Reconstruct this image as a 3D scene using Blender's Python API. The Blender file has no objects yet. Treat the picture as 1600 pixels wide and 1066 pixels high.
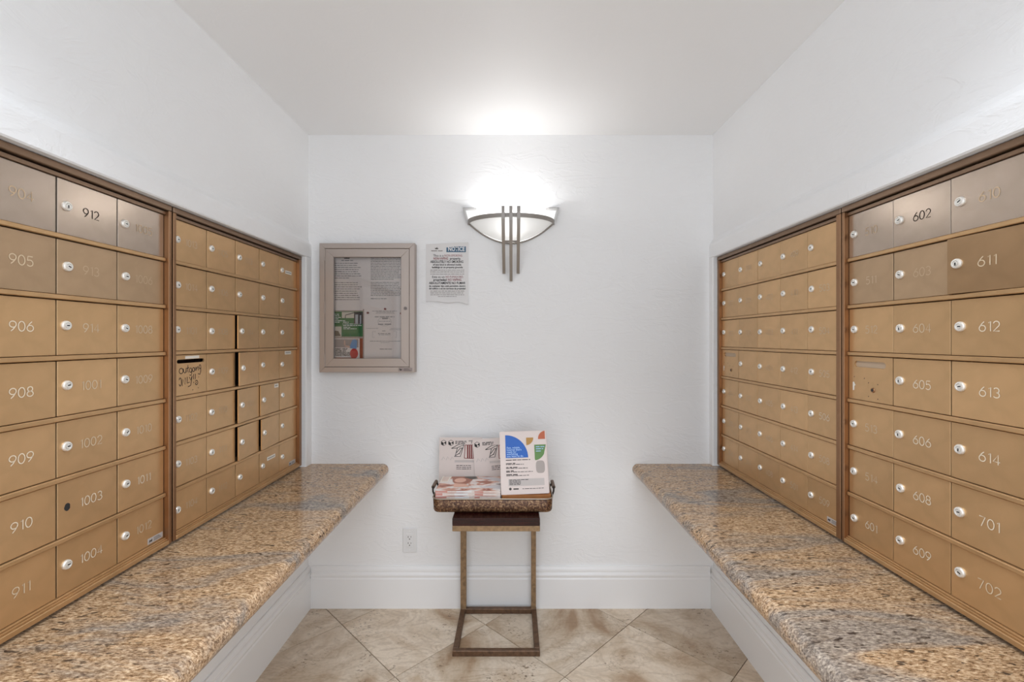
import bpy, bmesh, math, random
from mathutils import Vector, Matrix
random.seed(7)
S = bpy.context.scene
COL = S.collection
PI = math.pi

# ------------------------------------------------------------------ camera
F_PX = 720.0
H_CAM = 1.38
cam_d = bpy.data.cameras.new('camera')
cam_d.sensor_fit = 'HORIZONTAL'
cam_d.sensor_width = 36.0
cam_d.lens = 36.0 * F_PX / 1600.0
cam_d.shift_x = -2.0 / 1600.0
cam_d.shift_y = -3.0 / 1600.0
cam_d.clip_start = 0.02
cam = bpy.data.objects.new('camera', cam_d)
COL.objects.link(cam)
cam.location = (0, 0, H_CAM)
cam.rotation_euler = (PI / 2, 0, 0)
S.camera = cam

# ------------------------------------------------------------------ lobby world light, added ceiling fill, exposure
world = bpy.data.worlds.new('lobby_light')
S.world = world
world.use_nodes = True
wb = world.node_tree.nodes['Background']
wb.inputs[0].default_value = (0.93, 0.985, 1.06, 1)
wb.inputs[1].default_value = 1.34


def area(name, loc, rot, sx, sy, power, col=(1, 1, 1)):
    d = bpy.data.lights.new(name, 'AREA')
    d.shape = 'RECTANGLE'
    d.size, d.size_y, d.energy, d.color = sx, sy, power, col
    o = bpy.data.objects.new(name, d)
    COL.objects.link(o)
    o.location = loc
    o.rotation_euler = rot
    return o


fill_light = area('added_floor_fill', (0.0, 0.72, 2.428), (0, 0, 0), 1.3, 0.25, 10.5, (0.93, 0.985, 1.05))  # unseen area light, added to brighten floor, shelves and lower walls
fill_light.data.spread = math.radians(108)
SCONCE_W = 2.3

S.view_settings.view_transform = 'Standard'
S.view_settings.look = 'None'
S.view_settings.gamma = 1.0
S.view_settings.use_curve_mapping = False
S.view_settings.exposure = 0.27
S.cycles.use_denoising = True
S.cycles.max_bounces = 10
S.cycles.diffuse_bounces = 6
S.cycles.caustics_reflective = False
S.cycles.caustics_refractive = False
S.cycles.sample_clamp_indirect = 6.0


# ------------------------------------------------------------------ materials
def srgb(r, g, b):
    def f(c):
        c /= 255.0
        return c / 12.92 if c <= 0.04045 else ((c + 0.055) / 1.055) ** 2.4
    return (f(r), f(g), f(b), 1.0)


def new_mat(name):
    m = bpy.data.materials.new(name)
    m.use_nodes = True
    nt = m.node_tree
    return m, nt, nt.nodes['Principled BSDF']


def plain(name, col, rough=0.6, metal=0.0, spec=0.5, coat=0.0, noise=0.0, nscale=40.0):
    m, nt, b = new_mat(name)
    b.inputs['Base Color'].default_value = col
    b.inputs['Roughness'].default_value = rough
    b.inputs['Metallic'].default_value = metal
    b.inputs['Specular IOR Level'].default_value = spec
    b.inputs['Coat Weight'].default_value = coat
    if noise:
        tc = nt.nodes.new('ShaderNodeTexCoord')
        n = nt.nodes.new('ShaderNodeTexNoise')
        n.inputs['Scale'].default_value = nscale
        n.inputs['Detail'].default_value = 4
        nt.links.new(tc.outputs['Object'], n.inputs['Vector'])
        mx = nt.nodes.new('ShaderNodeMixRGB')
        mx.blend_type = 'MULTIPLY'
        mx.inputs[0].default_value = noise
        mx.inputs[1].default_value = col
        nt.links.new(n.outputs['Color'], mx.inputs[2])
        cr = ramp(nt, n.outputs['Fac'], [(0.3, (0.55, 0.55, 0.55, 1)), (0.7, (1.25, 1.25, 1.25, 1))])
        nt.links.new(cr, mx.inputs[2])
        nt.links.new(mx.outputs[0], b.inputs['Base Color'])
    return m


def ramp(nt, fac, stops):
    r = nt.nodes.new('ShaderNodeValToRGB')
    e = r.color_ramp.elements
    while len(e) < len(stops):
        e.new(0.5)
    for i, (p, c) in enumerate(stops):
        e[i].position = p
        e[i].color = c
    nt.links.new(fac, r.inputs[0])
    return r.outputs[0]


def noise(nt, vec, scale, detail=4, rough=0.55, dist=0.0):
    n = nt.nodes.new('ShaderNodeTexNoise')
    n.inputs['Scale'].default_value = scale
    n.inputs['Detail'].default_value = detail
    n.inputs['Roughness'].default_value = rough
    n.inputs['Distortion'].default_value = dist
    nt.links.new(vec, n.inputs['Vector'])
    return n.outputs['Fac']


def mapping(nt, vec, scale=(1, 1, 1), rot=(0, 0, 0)):
    mp = nt.nodes.new('ShaderNodeMapping')
    mp.inputs['Scale'].default_value = scale
    mp.inputs['Rotation'].default_value = rot
    nt.links.new(vec, mp.inputs['Vector'])
    return mp.outputs[0]


def mixc(nt, fac, a, b, mode='MIX'):
    m = nt.nodes.new('ShaderNodeMixRGB')
    m.blend_type = mode
    for i, v in ((0, fac), (1, a), (2, b)):
        if isinstance(v, (int, float)):
            m.inputs[i].default_value = v
        elif isinstance(v, tuple):
            m.inputs[i].default_value = v
        else:
            nt.links.new(v, m.inputs[i])
    return m.outputs[0]


def bump(nt, b, h, strength, dist=0.002):
    bp = nt.nodes.new('ShaderNodeBump')
    bp.inputs['Strength'].default_value = strength
    bp.inputs['Distance'].default_value = dist
    nt.links.new(h, bp.inputs['Height'])
    nt.links.new(bp.outputs[0], b.inputs['Normal'])


def coords(nt, kind='Object'):
    return nt.nodes.new('ShaderNodeTexCoord').outputs[kind]


def plaster(name, col, strength):
    m, nt, b = new_mat(name)
    v = coords(nt)
    b.inputs['Base Color'].default_value = col
    b.inputs['Roughness'].default_value = 0.55
    b.inputs['Specular IOR Level'].default_value = 0.3
    a1 = noise(nt, mapping(nt, v, (1.0, 1.0, 2.4)), 5.0, 5, 0.6, 1.2)
    a2 = noise(nt, v, 38.0, 3, 0.5)
    r1 = ramp(nt, a1, [(0.44, (0, 0, 0, 1)), (0.5, (1, 1, 1, 1)), (0.56, (0.45, 0.45, 0.45, 1))])
    s = mixc(nt, 0.25, r1, a2)
    bump(nt, b, s, strength, 0.003)
    return m


M = {}
M['wall'] = plaster('white_plaster', (0.87, 0.87, 0.87, 1), 0.32)
M['ceil'] = plaster('white_ceiling_paint', (0.87, 0.87, 0.87, 1), 0.08)
M['base'] = plain('white_gloss_trim', (0.87, 0.87, 0.87, 1), 0.25)


def granite():
    m, nt, b = new_mat('polished_brown_granite')
    v = coords(nt)
    vs = mapping(nt, v, (0.42, 1.0, 1.0), (0, 0, math.radians(7)))
    fine = noise(nt, vs, 210.0, 5, 0.72, 0.3)
    mid = noise(nt, vs, 62.0, 5, 0.65, 0.6)
    band = noise(nt, mapping(nt, v, (0.30, 1.0, 1.0), (0, 0, math.radians(-9))), 6.0, 5, 0.62, 0.9)
    c = ramp(nt, fine, [(0.31, srgb(66, 46, 32)), (0.42, srgb(140, 108, 78)), (0.52, srgb(188, 155, 120)),
                        (0.68, srgb(230, 206, 174))])
    g = ramp(nt, fine, [(0.30, srgb(70, 64, 62)), (0.46, srgb(128, 118, 110)), (0.62, srgb(176, 164, 150)),
                        (0.75, srgb(210, 200, 186))])
    gm = ramp(nt, band, [(0.51, (0, 0, 0, 1)), (0.66, (0.9, 0.9, 0.9, 1))])
    c = mixc(nt, gm, c, g)
    om = ramp(nt, band, [(0.28, (0.22, 0.22, 0.22, 1)), (0.42, (0, 0, 0, 1))])
    c = mixc(nt, om, c, srgb(168, 130, 92))
    tone = ramp(nt, mid, [(0.32, (0.66, 0.62, 0.58, 1)), (0.52, (1, 1, 1, 1)), (0.72, (1.12, 1.1, 1.06, 1))])
    c = mixc(nt, 1.0, c, tone, 'MULTIPLY')
    sp = noise(nt, mapping(nt, v, (0.38, 1.0, 1.0), (0, 0, math.radians(12))), 80.0, 2, 0.5, 0.2)
    sm = ramp(nt, sp, [(0.61, (0, 0, 0, 1)), (0.66, (0.9, 0.9, 0.9, 1))])
    zone = ramp(nt, noise(nt, v, 5.0, 2, 0.5), [(0.38, (0.12, 0.12, 0.12, 1)), (0.52, (1, 1, 1, 1))])
    c = mixc(nt, mixc(nt, 1.0, sm, zone, 'MULTIPLY'), c, srgb(46, 36, 32))
    nt.links.new(c, b.inputs['Base Color'])
    b.inputs['Roughness'].default_value = 0.16
    b.inputs['Specular IOR Level'].default_value = 0.5
    return m


M['granite'] = granite()


def travertine():
    m, nt, b = new_mat('travertine_tile')
    oi = nt.nodes.new('ShaderNodeObjectInfo')
    mul = nt.nodes.new('ShaderNodeVectorMath')
    mul.operation = 'SCALE'
    cmb = nt.nodes.new('ShaderNodeCombineXYZ')
    nt.links.new(oi.outputs['Random'], cmb.inputs[0])
    nt.links.new(oi.outputs['Random'], cmb.inputs[1])
    nt.links.new(cmb.outputs[0], mul.inputs[0])
    mul.inputs['Scale'].default_value = 37.0
    add = nt.nodes.new('ShaderNodeVectorMath')
    add.operation = 'ADD'
    nt.links.new(coords(nt), add.inputs[0])
    nt.links.new(mul.outputs[0], add.inputs[1])
    v = add.outputs[0]
    big = noise(nt, v, 2.6, 5, 0.58, 1.2)
    vein = noise(nt, mapping(nt, v, (1.0, 2.0, 1.0), (0, 0, 0.5)), 3.6, 6, 0.62, 1.6)
    fine = noise(nt, v, 70.0, 4, 0.6)
    c = ramp(nt, big, [(0.30, srgb(166, 136, 106)), (0.42, srgb(200, 180, 156)), (0.55, srgb(222, 207, 188)),
                       (0.70, srgb(192, 168, 140))])
    vm = ramp(nt, vein, [(0.46, (0, 0, 0, 1)), (0.50, (0.30, 0.30, 0.30, 1)), (0.54, (0, 0, 0, 1))])
    c = mixc(nt, vm, c, srgb(146, 118, 88))
    fm = ramp(nt, fine, [(0.3, (0.92, 0.915, 0.90, 1)), (0.7, (1.06, 1.06, 1.06, 1))])
    tv = nt.nodes.new('ShaderNodeMapRange')
    tv.inputs['To Min'].default_value = 0.90
    tv.inputs['To Max'].default_value = 1.08
    nt.links.new(oi.outputs['Random'], tv.inputs['Value'])
    c = mixc(nt, 1.0, c, tv.outputs[0], 'MULTIPLY')
    c = mixc(nt, 1.0, c, fm, 'MULTIPLY')
    pits = noise(nt, mapping(nt, v, (1.0, 1.7, 1.0), (0, 0, 0.5)), 55.0, 3, 0.6, 0.5)
    zone = ramp(nt, noise(nt, v, 5.5, 3, 0.5, 0.6), [(0.50, (0, 0, 0, 1)), (0.62, (1, 1, 1, 1))])
    pm = ramp(nt, pits, [(0.575, (0, 0, 0, 1)), (0.64, (1, 1, 1, 1))])
    pz = mixc(nt, 1.0, pm, zone, 'MULTIPLY')
    c = mixc(nt, mixc(nt, 1.0, pz, (0.75, 0.75, 0.75, 1), 'MULTIPLY'), c, srgb(104, 84, 62))
    nt.links.new(c, b.inputs['Base Color'])
    b.inputs['Roughness'].default_value = 0.38
    inv = nt.nodes.new('ShaderNodeInvert')
    nt.links.new(pz, inv.inputs[1])
    bump(nt, b, inv.outputs[0], 0.25, 0.001)
    return m


M['tile'] = travertine()
M['grout'] = plain('sand_grout', srgb(108, 88, 66), 0.9)


def bronze(name, col, rough, metal, var=0.25, coat=0.15):
    m, nt, b = new_mat(name)
    oi = nt.nodes.new('ShaderNodeObjectInfo')
    v = coords(nt)
    hs = nt.nodes.new('ShaderNodeHueSaturation')
    hs.inputs['Color'].default_value = col
    mr = nt.nodes.new('ShaderNodeMapRange')
    mr.inputs['To Min'].default_value = 1.0 - var * 0.5
    mr.inputs['To Max'].default_value = 1.0 + var * 0.5
    nt.links.new(oi.outputs['Random'], mr.inputs['Value'])
    nt.links.new(mr.outputs[0], hs.inputs['Value'])
    cl = noise(nt, v, 16.0, 3, 0.5, 0.4)
    t = ramp(nt, cl, [(0.3, (0.93, 0.93, 0.92, 1)), (0.7, (1.06, 1.06, 1.07, 1))])
    c = mixc(nt, 1.0, hs.outputs[0], t, 'MULTIPLY')
    nt.links.new(c, b.inputs['Base Color'])
    b.inputs['Metallic'].default_value = metal
    rr = nt.nodes.new('ShaderNodeMapRange')
    rr.inputs['To Min'].default_value = rough - 0.05
    rr.inputs['To Max'].default_value = rough + 0.06
    nt.links.new(cl, rr.inputs['Value'])
    nt.links.new(rr.outputs[0], b.inputs['Roughness'])
    b.inputs['Coat Weight'].default_value = coat
    b.inputs['Coat Roughness'].default_value = 0.3
    return m


M['door'] = bronze('gold_bronze_door', srgb(212, 173, 126), 0.36, 0.72, 0.13)
M['frame'] = bronze('bronze_frame', srgb(152, 114, 82), 0.36, 0.85, 0.06)
M['head'] = bronze('bronze_head_rail', srgb(140, 114, 92), 0.36, 0.8, 0.06)
M['rail'] = bronze('bronze_rail', srgb(206, 168, 122), 0.36, 0.75, 0.06)
M['door_painted_sheen'] = bronze('bronze_door_painted_sheen', srgb(186, 168, 151), 0.20, 0.72, 0.1, 0.3)  # greyer copy of the door bronze: pale reflected sheen painted into the colour
M['door_faint_sheen'] = bronze('bronze_door_faint_painted_sheen', srgb(190, 160, 126), 0.37, 0.7, 0.12, 0.3)  # second row, weaker painted sheen between grey and gold
M['recess'] = plain('pale_slot_cover', srgb(196, 172, 146), 0.4, 0.3)
M['cavity'] = plain('dark_mailbox_inside', srgb(40, 24, 16), 0.8)
M['lock'] = plain('nickel_lock', (0.90, 0.87, 0.81, 1), 0.34, 0.5)
M['slot'] = plain('black_key_slot', (0.02, 0.02, 0.02, 1), 0.6)
M['num'] = plain('engraved_pale', srgb(226, 210, 184), 0.6)
M['num_faint'] = plain('engraved_faint', srgb(214, 192, 160), 0.55)
M['num_ghost'] = plain('engraved_worn', srgb(206, 180, 146), 0.5, 0.1)
M['num_dark'] = plain('engraved_dark', srgb(26, 20, 17), 0.8, 0.0, 0.1)
M['black'] = plain('black_ink', (0.02, 0.018, 0.018, 1), 0.7)
M['ink'] = plain('grey_ink', srgb(78, 72, 70), 0.8)
M['ink_light'] = plain('light_grey_ink', srgb(150, 143, 140), 0.8)
M['ink_red'] = plain('dull_red_ink', srgb(150, 92, 96), 0.8)
M['white_ink'] = plain('white_ink', srgb(232, 232, 232), 0.7)
M['paper'] = plain('white_paper', srgb(224, 222, 221), 0.75)
M['paper_warm'] = plain('warm_white_paper', srgb(228, 216, 210), 0.7)
M['sticker'] = plain('white_sticker', srgb(236, 230, 218), 0.5)
M['plate'] = plain('silver_maker_plate', srgb(208, 204, 202), 0.35, 0.4)


# ------------------------------------------------------------------ mesh helpers
class MB:
    """Collects polygons; build() links them as one mesh object."""

    def __init__(s):
        s.v, s.f, s.m, s.sm = [], [], [], []

    def add(s, verts, faces, mi=0, smooth=False):
        o = len(s.v)
        s.v += [tuple(p) for p in verts]
        for f in faces:
            s.f.append([i + o for i in f])
            s.m.append(mi)
            s.sm.append(smooth)
        return s

    def box(s, x0, x1, y0, y1, z0, z1, mi=0):
        v = [(x, y, z) for z in (z0, z1) for y in (y0, y1) for x in (x0, x1)]
        return s.add(v, [(0, 2, 3, 1), (4, 5, 7, 6), (0, 1, 5, 4), (2, 6, 7, 3), (0, 4, 6, 2), (1, 3, 7, 5)], mi)

    def bbox(s, x0, x1, y0, y1, z0, z1, bev=0.002, mi=0, seg=1):
        bm = bmesh.new()
        bmesh.ops.create_cube(bm, size=1.0)
        for p in bm.verts:
            p.co = Vector(((x0 + x1) / 2 + p.co.x * (x1 - x0), (y0 + y1) / 2 + p.co.y * (y1 - y0),
                           (z0 + z1) / 2 + p.co.z * (z1 - z0)))
        bmesh.ops.bevel(bm, geom=bm.edges[:], offset=bev, segments=seg, affect='EDGES', profile=0.5)
        bm.verts.index_update()
        s.add([p.co for p in bm.verts], [[q.index for q in f.verts] for f in bm.faces], mi)
        bm.free()
        return s

    def prism(s, poly, a, b, axis, mi=0, smooth=False, caps=True):
        """poly: list of 2D points, extruded along axis from a to b."""
        def P(p, t):
            return {'x': (t, p[0], p[1]), 'y': (p[0], t, p[1]), 'z': (p[0], p[1], t)}[axis]
        n = len(poly)
        v = [P(p, a) for p in poly] + [P(p, b) for p in poly]
        s.add(v, [(i, (i + 1) % n, n + (i + 1) % n, n + i) for i in range(n)], mi, smooth)
        if caps:
            s.add(v, [list(range(n))[::-1], list(range(n, 2 * n))], mi)
        return s

    def flat(s, poly, y=0.0, mi=0):
        """polygon facing -Y in the xz plane (given counter-clockwise as seen from -Y)."""
        return s.add([(p[0], y, p[1]) for p in poly], [list(range(len(poly)))], mi)

    def rect(s, x0, x1, z0, z1, y=0.0, mi=0):
        return s.flat([(x0, z0), (x1, z0), (x1, z1), (x0, z1)], y, mi)

    def tube(s, pts, r, n=10, mi=0, closed=False, smooth=True):
        pts = [Vector(p) for p in pts]
        k = len(pts)
        rings = []
        up = None
        for i, p in enumerate(pts):
            if closed:
                d = pts[(i + 1) % k] - pts[i - 1]
            else:
                d = pts[min(i + 1, k - 1)] - pts[max(i - 1, 0)]
            d.normalize()
            if up is None:
                up = Vector((0, 0, 1)) if abs(d.z) < 0.9 else Vector((1, 0, 0))
            a = d.cross(up).normalized()
            bq = a.cross(d).normalized()
            up = bq
            rr = r[i] if isinstance(r, (list, tuple)) else r
            rings.append([p + a * (rr * math.cos(2 * PI * j / n)) + bq * (rr * math.sin(2 * PI * j / n)) for j in range(n)])
        v = [q for ring in rings for q in ring]
        f = []
        for i in range(k if closed else k - 1):
            i2 = (i + 1) % k
            for j in range(n):
                f.append((i * n + j, i * n + (j + 1) % n, i2 * n + (j + 1) % n, i2 * n + j))
        s.add(v, f, mi, smooth)
        if not closed:
            s.add(rings[0], [list(range(n))[::-1]], mi)
            s.add(rings[-1], [list(range(n))], mi)
        return s

    def ribbon(s, pts, w, y=0.0, mi=0, closed=False):
        """flat stroke in the xz plane facing -Y."""
        n = len(pts)
        L, R = [], []
        for i in range(n):
            if closed:
                a, c = pts[i - 1], pts[(i + 1) % n]
            else:
                a, c = pts[max(i - 1, 0)], pts[min(i + 1, n - 1)]
            dx, dz = c[0] - a[0], c[1] - a[1]
            l = math.hypot(dx, dz) or 1.0
            nx, nz = -dz / l * w / 2, dx / l * w / 2
            L.append((pts[i][0] + nx, y, pts[i][1] + nz))
            R.append((pts[i][0] - nx, y, pts[i][1] - nz))
        m = n if closed else n - 1
        v = L + R
        s.add(v, [(n + i, n + (i + 1) % n, (i + 1) % n, i) for i in range(m)], mi)
        return s

    def mesh(s, name, mats):
        me = bpy.data.meshes.new(name)
        me.from_pydata(s.v, [], s.f)
        for mt in mats:
            me.materials.append(mt)
        me.polygons.foreach_set('material_index', s.m)
        me.polygons.foreach_set('use_smooth', s.sm)
        me.update()
        return me

    def build(s, name, mats, parent=None, loc=(0, 0, 0), rot=(0, 0, 0)):
        if not isinstance(mats, (list, tuple)):
            mats = [mats]
        return link(name, s.mesh(name, mats), parent, loc, rot)


def link(name, data, parent=None, loc=(0, 0, 0), rot=(0, 0, 0)):
    o = bpy.data.objects.new(name, data)
    COL.objects.link(o)
    o.parent = parent
    o.location = loc
    o.rotation_euler = rot
    return o


def tag(o, label, cat, group=None):
    o['label'] = label
    o['category'] = cat
    if group:
        o['group'] = group
    return o


def struct(o):
    o['kind'] = 'structure'
    return o


def arc(cx, cz, rx, rz, a0, a1, n=10):
    return [(cx + rx * math.cos(math.radians(a0 + (a1 - a0) * i / n)),
             cz + rz * math.sin(math.radians(a0 + (a1 - a0) * i / n))) for i in range(n + 1)]


# ------------------------------------------------------------------ room
YB = 2.376            # back wall
Y0 = 0.42            # where the alcove opens to the lobby
YF = -0.95            # front edge of the tiled floor in the lobby
CEIL = 2.433
XL, XLF = -1.056, -1.040      # left wall above / built-out plaster around the mailboxes
XR, XRF = 1.030, 1.010
OPEN_L = (0.5725, 2.3134)     # mailbox opening along Y
OPEN_R = (0.585, 2.333)
Z_TOP_BOX = 1.795
Z_SLAB = 0.737
SLAB_T = 0.058
TH = 0.24

b = MB()
b.box(XL - TH, XR + TH, YB, YB + 0.12, 0, CEIL)
struct(b.build('wall_back', M['wall']))
b = MB()
b.box(XL - TH, XR + TH, Y0, YB + 0.12, CEIL, CEIL + 0.1)
struct(b.build('ceiling', M['ceil']))


def side_wall(name, s, xw, xf, op):
    """s=-1 left, +1 right; xw wall face, xf face of the built-out plaster around the mailbox recess."""
    b = MB()
    xo = xw + s * TH

    def bx(xa, xb, *r):
        b.box(min(xa, xb), max(xa, xb), *r)
    bx(xw, xo, Y0, YB, 0, Z_SLAB - SLAB_T - 0.0005)                 # below the stone shelf
    zl = 1.862
    prof = [(xw, CEIL), (xw, zl + 0.036), (xw + (xf - xw) * 0.25, zl + 0.022), (xf - (xf - xw) * 0.15, zl + 0.006),
            (xf, zl - 0.006), (xf, Z_TOP_BOX + 0.004), (xf - (xf - xw) * 0.2, Z_TOP_BOX), (xo, Z_TOP_BOX), (xo, CEIL)]
    if s > 0:
        prof = prof[::-1]
    b.prism(prof, Y0, YB, 'y')
    e = [(xf, YB), (xf, op[1] + 0.004), (xf - (xf - xw) * 0.2, op[1]), (xo, op[1]), (xo, YB)]
    if s > 0:
        e = e[::-1]
    b.prism(e, Z_SLAB + 0.0005, Z_TOP_BOX, 'z')
    bx(xf, xo, Y0, op[0], Z_SLAB + 0.0005, Z_TOP_BOX)
    return struct(b.build(name, M['wall']))


side_wall('wall_left', -1, XL, XLF, OPEN_L)
side_wall('wall_right', 1, XR, XRF, OPEN_R)

# skirting boards, moulded profile (t = distance from the wall, z)
BP = [(0, 0), (0.019, 0), (0.019, 0.150), (0.016, 0.156), (0.0165, 0.160), (0.019, 0.166), (0.019, 0.173),
      (0.015, 0.180), (0.0125, 0.182), (0.0125, 0.187), (0.0135, 0.192), (0.012, 0.200), (0.008, 0.207), (0.0065, 0.213),
      (0, 0.213)]
b = MB()
b.prism([(YB - t, z) for t, z in BP], XL + 0.0195, XR - 0.0195, 'x')
struct(b.build('baseboard_back', M['base']))
b = MB()
b.prism([(XL + t, z) for t, z in BP][::-1], Y0, YB - 0.0, 'y')
struct(b.build('baseboard_left', M['base']))
b = MB()
b.prism([(XR - t, z) for t, z in BP], Y0, YB - 0.0, 'y')
struct(b.build('baseboard_right', M['base']))

# floor: diagonal travertine tiles over a grout bed
b = MB()
b.box(XL - TH, XR + TH, YF, YB + 0.12, -0.08, -0.0035)
floor = struct(b.build('floor', M['grout']))


def clip(poly, ax, lim, keep_less):
    out = []
    n = len(poly)
    for i in range(n):
        p, q = poly[i], poly[(i + 1) % n]
        ip = (p[ax] <= lim) if keep_less else (p[ax] >= lim)
        iq = (q[ax] <= lim) if keep_less else (q[ax] >= lim)
        if ip:
            out.append(p)
        if ip != iq:
            t = (lim - p[ax]) / (q[ax] - p[ax])
            out.append((p[0] + (q[0] - p[0]) * t, p[1] + (q[1] - p[1]) * t))
    return out


HD = 0.3465           # half diagonal of a tile
T0 = (-0.136, 2.228)  # a grout crossing
g = 0.0016 * math.sqrt(2)
for i in range(-9, 10):
    for j in range(-9, 10):
        cx = T0[0] + (i - j) * HD
        cy = T0[1] + (i + j) * HD + HD
        h = HD - g
        poly = [(cx, cy - h), (cx + h, cy), (cx, cy + h), (cx - h, cy)]
        for ax, lim, less in ((0, XL + 0.004, False), (0, XR - 0.004, True), (1, YF, False), (1, YB - 0.004, True)):
            poly = clip(poly, ax, lim, less) if poly else poly
        if len(poly) < 3:
            continue
        mx = sum(p[0] for p in poly) / len(poly)
        my = sum(p[1] for p in poly) / len(poly)
        area2 = abs(sum(poly[k][0] * poly[(k + 1) % len(poly)][1] - poly[(k + 1) % len(poly)][0] * poly[k][1]
                        for k in range(len(poly))))
        if area2 < 0.002:
            continue
        n = len(poly)
        lo = [(p[0] - mx, p[1] - my, -0.004) for p in poly]
        md = [(p[0] - mx, p[1] - my, -0.0008) for p in poly]
        hi = []
        for p in poly:
            d = Vector((mx - p[0], my - p[1]))
            d = d.normalized() * 0.0012
            hi.append((p[0] - mx + d.x, p[1] - my + d.y, 0.0))
        v = lo + md + hi
        f = [(k, (k + 1) % n, n + (k + 1) % n, n + k) for k in range(n)]
        f += [(n + k, n + (k + 1) % n, 2 * n + (k + 1) % n, 2 * n + k) for k in range(n)]
        f += [list(range(2 * n, 3 * n))]
        tb = MB()
        tb.add(v, f)
        tb.build('tile', M['tile'], floor, (mx, my, 0))


# ------------------------------------------------------------------ stone shelves
def shelf(s, x_in, x_tip, y1, label):
    b = MB()
    zt, zb = Z_SLAB, Z_SLAB - SLAB_T
    r = SLAB_T / 2
    c = (x_tip - s * -1 * 0, 0)
    cx = x_tip + s * r * 0.92
    pts = [(x_in, zb), (cx, zb)]
    pts += [(cx - s * 0.92 * r * math.sin(PI * k / 14), zb + r - r * math.cos(PI * k / 14)) for k in range(1, 14)]
    pts += [(cx, zt), (x_in, zt)]
    if s > 0:
        pts = pts[::-1]
    b.prism(pts, Y0, y1, 'y')
    o = b.build('granite_shelf', M['granite'])
    for p in o.data.polygons:
        p.use_smooth = abs(p.normal.y) < 0.5 and abs(p.normal.x) > 0.05
    return tag(o, label, 'shelf', None)


shelf(-1, -1.10, -0.6435, YB - 0.001, 'long brown granite shelf under the mailboxes on the left wall')
shelf(1, 1.075, 0.614, YB - 0.001, 'long brown granite shelf under the mailboxes on the right wall')

# ------------------------------------------------------------------ stroke font for engraved numbers
DIG = {
    '0': [arc(0.32, 0.5, 0.32, 0.5, 90, 450, 18)],
    '1': [[(0.10, 0.84), (0.30, 1.0), (0.30, 0.0)]],
    '2': [arc(0.30, 0.70, 0.29, 0.30, 165, -35, 9) + [(0.02, 0.0), (0.62, 0.0)]],
    '3': [arc(0.28, 0.75, 0.27, 0.25, 150, -90, 9) + arc(0.28, 0.26, 0.31, 0.26, 90, -150, 10)],
    '4': [[(0.48, 0.0), (0.48, 1.0), (0.0, 0.28), (0.66, 0.28)]],
    '5': [[(0.56, 1.0), (0.10, 1.0), (0.05, 0.55)] + arc(0.28, 0.32, 0.32, 0.32, 125, -145, 11)],
    '6': [[(0.50, 1.0), (0.26, 0.78)] + arc(0.32, 0.31, 0.32, 0.31, 140, 500, 16)],
    '7': [[(0.0, 1.0), (0.60, 1.0), (0.20, 0.0)]],
    '8': [arc(0.31, 0.76, 0.25, 0.24, -90, 270, 13), arc(0.31, 0.27, 0.31, 0.27, 90, 450, 14)],
    '9': [arc(0.32, 0.69, 0.32, 0.31, -40, 320, 16) + [(0.38, 0.22), (0.14, 0.0)]],
}
NUM_MESH = {}


def number_mesh(txt, mk, h=0.0215, w=0.0021):
    key = (txt, mk)
    if key in NUM_MESH:
        return NUM_MESH[key]
    b = MB()
    adv = [0.56 if c == '1' else 0.84 for c in txt]
    tot = sum(adv) - 0.2
    x = -tot * h / 2
    for c, a in zip(txt, adv):
        for st in DIG[c]:
            b.ribbon([(x + p[0] * h, (p[1] - 0.5) * h) for p in st], w)
        x += a * h
    NUM_MESH[key] = b.mesh('number', [M[mk]])
    return NUM_MESH[key]


# ------------------------------------------------------------------ mailbox parts
PITCH = 0.1673
DW, GAP = PITCH, 0.0032
ZR = [0.754, 0.8995, 1.045, 1.190, 1.335, 1.480, 1.625, 1.770]    # rail centres, world height
YD = 0.016                                                        # door face behind the frame face
DOOR_T = 0.005
RAIL_H = 0.011


def row_z(r):
    """door extents of row r (0 = top)"""
    zt = ZR[7 - r] - RAIL_H / 2 - 0.0022 if r else 1.7625
    zb = ZR[6 - r] + RAIL_H / 2 + 0.0014 if r < 6 else 0.7685
    return zb, zt


DOOR_MESH = {}


def door_mesh(h, mk='door'):
    """hinged on the right: local x from -(width) to 0, y 0 = face, z from 0"""
    key = (round(h, 4), mk)
    if key not in DOOR_MESH:
        b = MB()
        b.bbox(-(DW - GAP), 0, 0, DOOR_T, 0, h, 0.0005)
        DOOR_MESH[key] = b.mesh('door', [M[mk]])
    return DOOR_MESH[key]


def slot_door_mesh(h, z0, z1, x0, x1, deep):
    """door plate with a real letter slot cut through"""
    W = DW - GAP
    b = MB()
    b.box(-W, 0, 0, DOOR_T, 0, z0)
    b.box(-W, 0, 0, DOOR_T, z1, h)
    b.box(-W, -W + x0, 0, DOOR_T, z0, z1)
    b.box(-W + x1, 0, 0, DOOR_T, z0, z1)
    r = (z1 - z0) / 2
    for xc, sg in ((-W + x0, 1), (-W + x1, -1)):      # rounded ends
        for q in (1, -1):
            pts = [(xc, (z0 + z1) / 2 + q * r)]
            pts += [(xc + sg * r * (1 - math.cos(t * PI / 12)), (z0 + z1) / 2 + q * r * math.sin(t * PI / 12)) for t in range(0, 7)]
            if sg * q < 0:
                pts = pts[::-1]
            b.prism(pts, 0, DOOR_T, 'y')
    if deep:
        b.box(-W + 0.002, -0.002, 0.0046, 0.0058, z0 - 0.003, z1 + 0.003, 1)
    return b.mesh('door', [M['door'], M['recess']])


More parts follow.
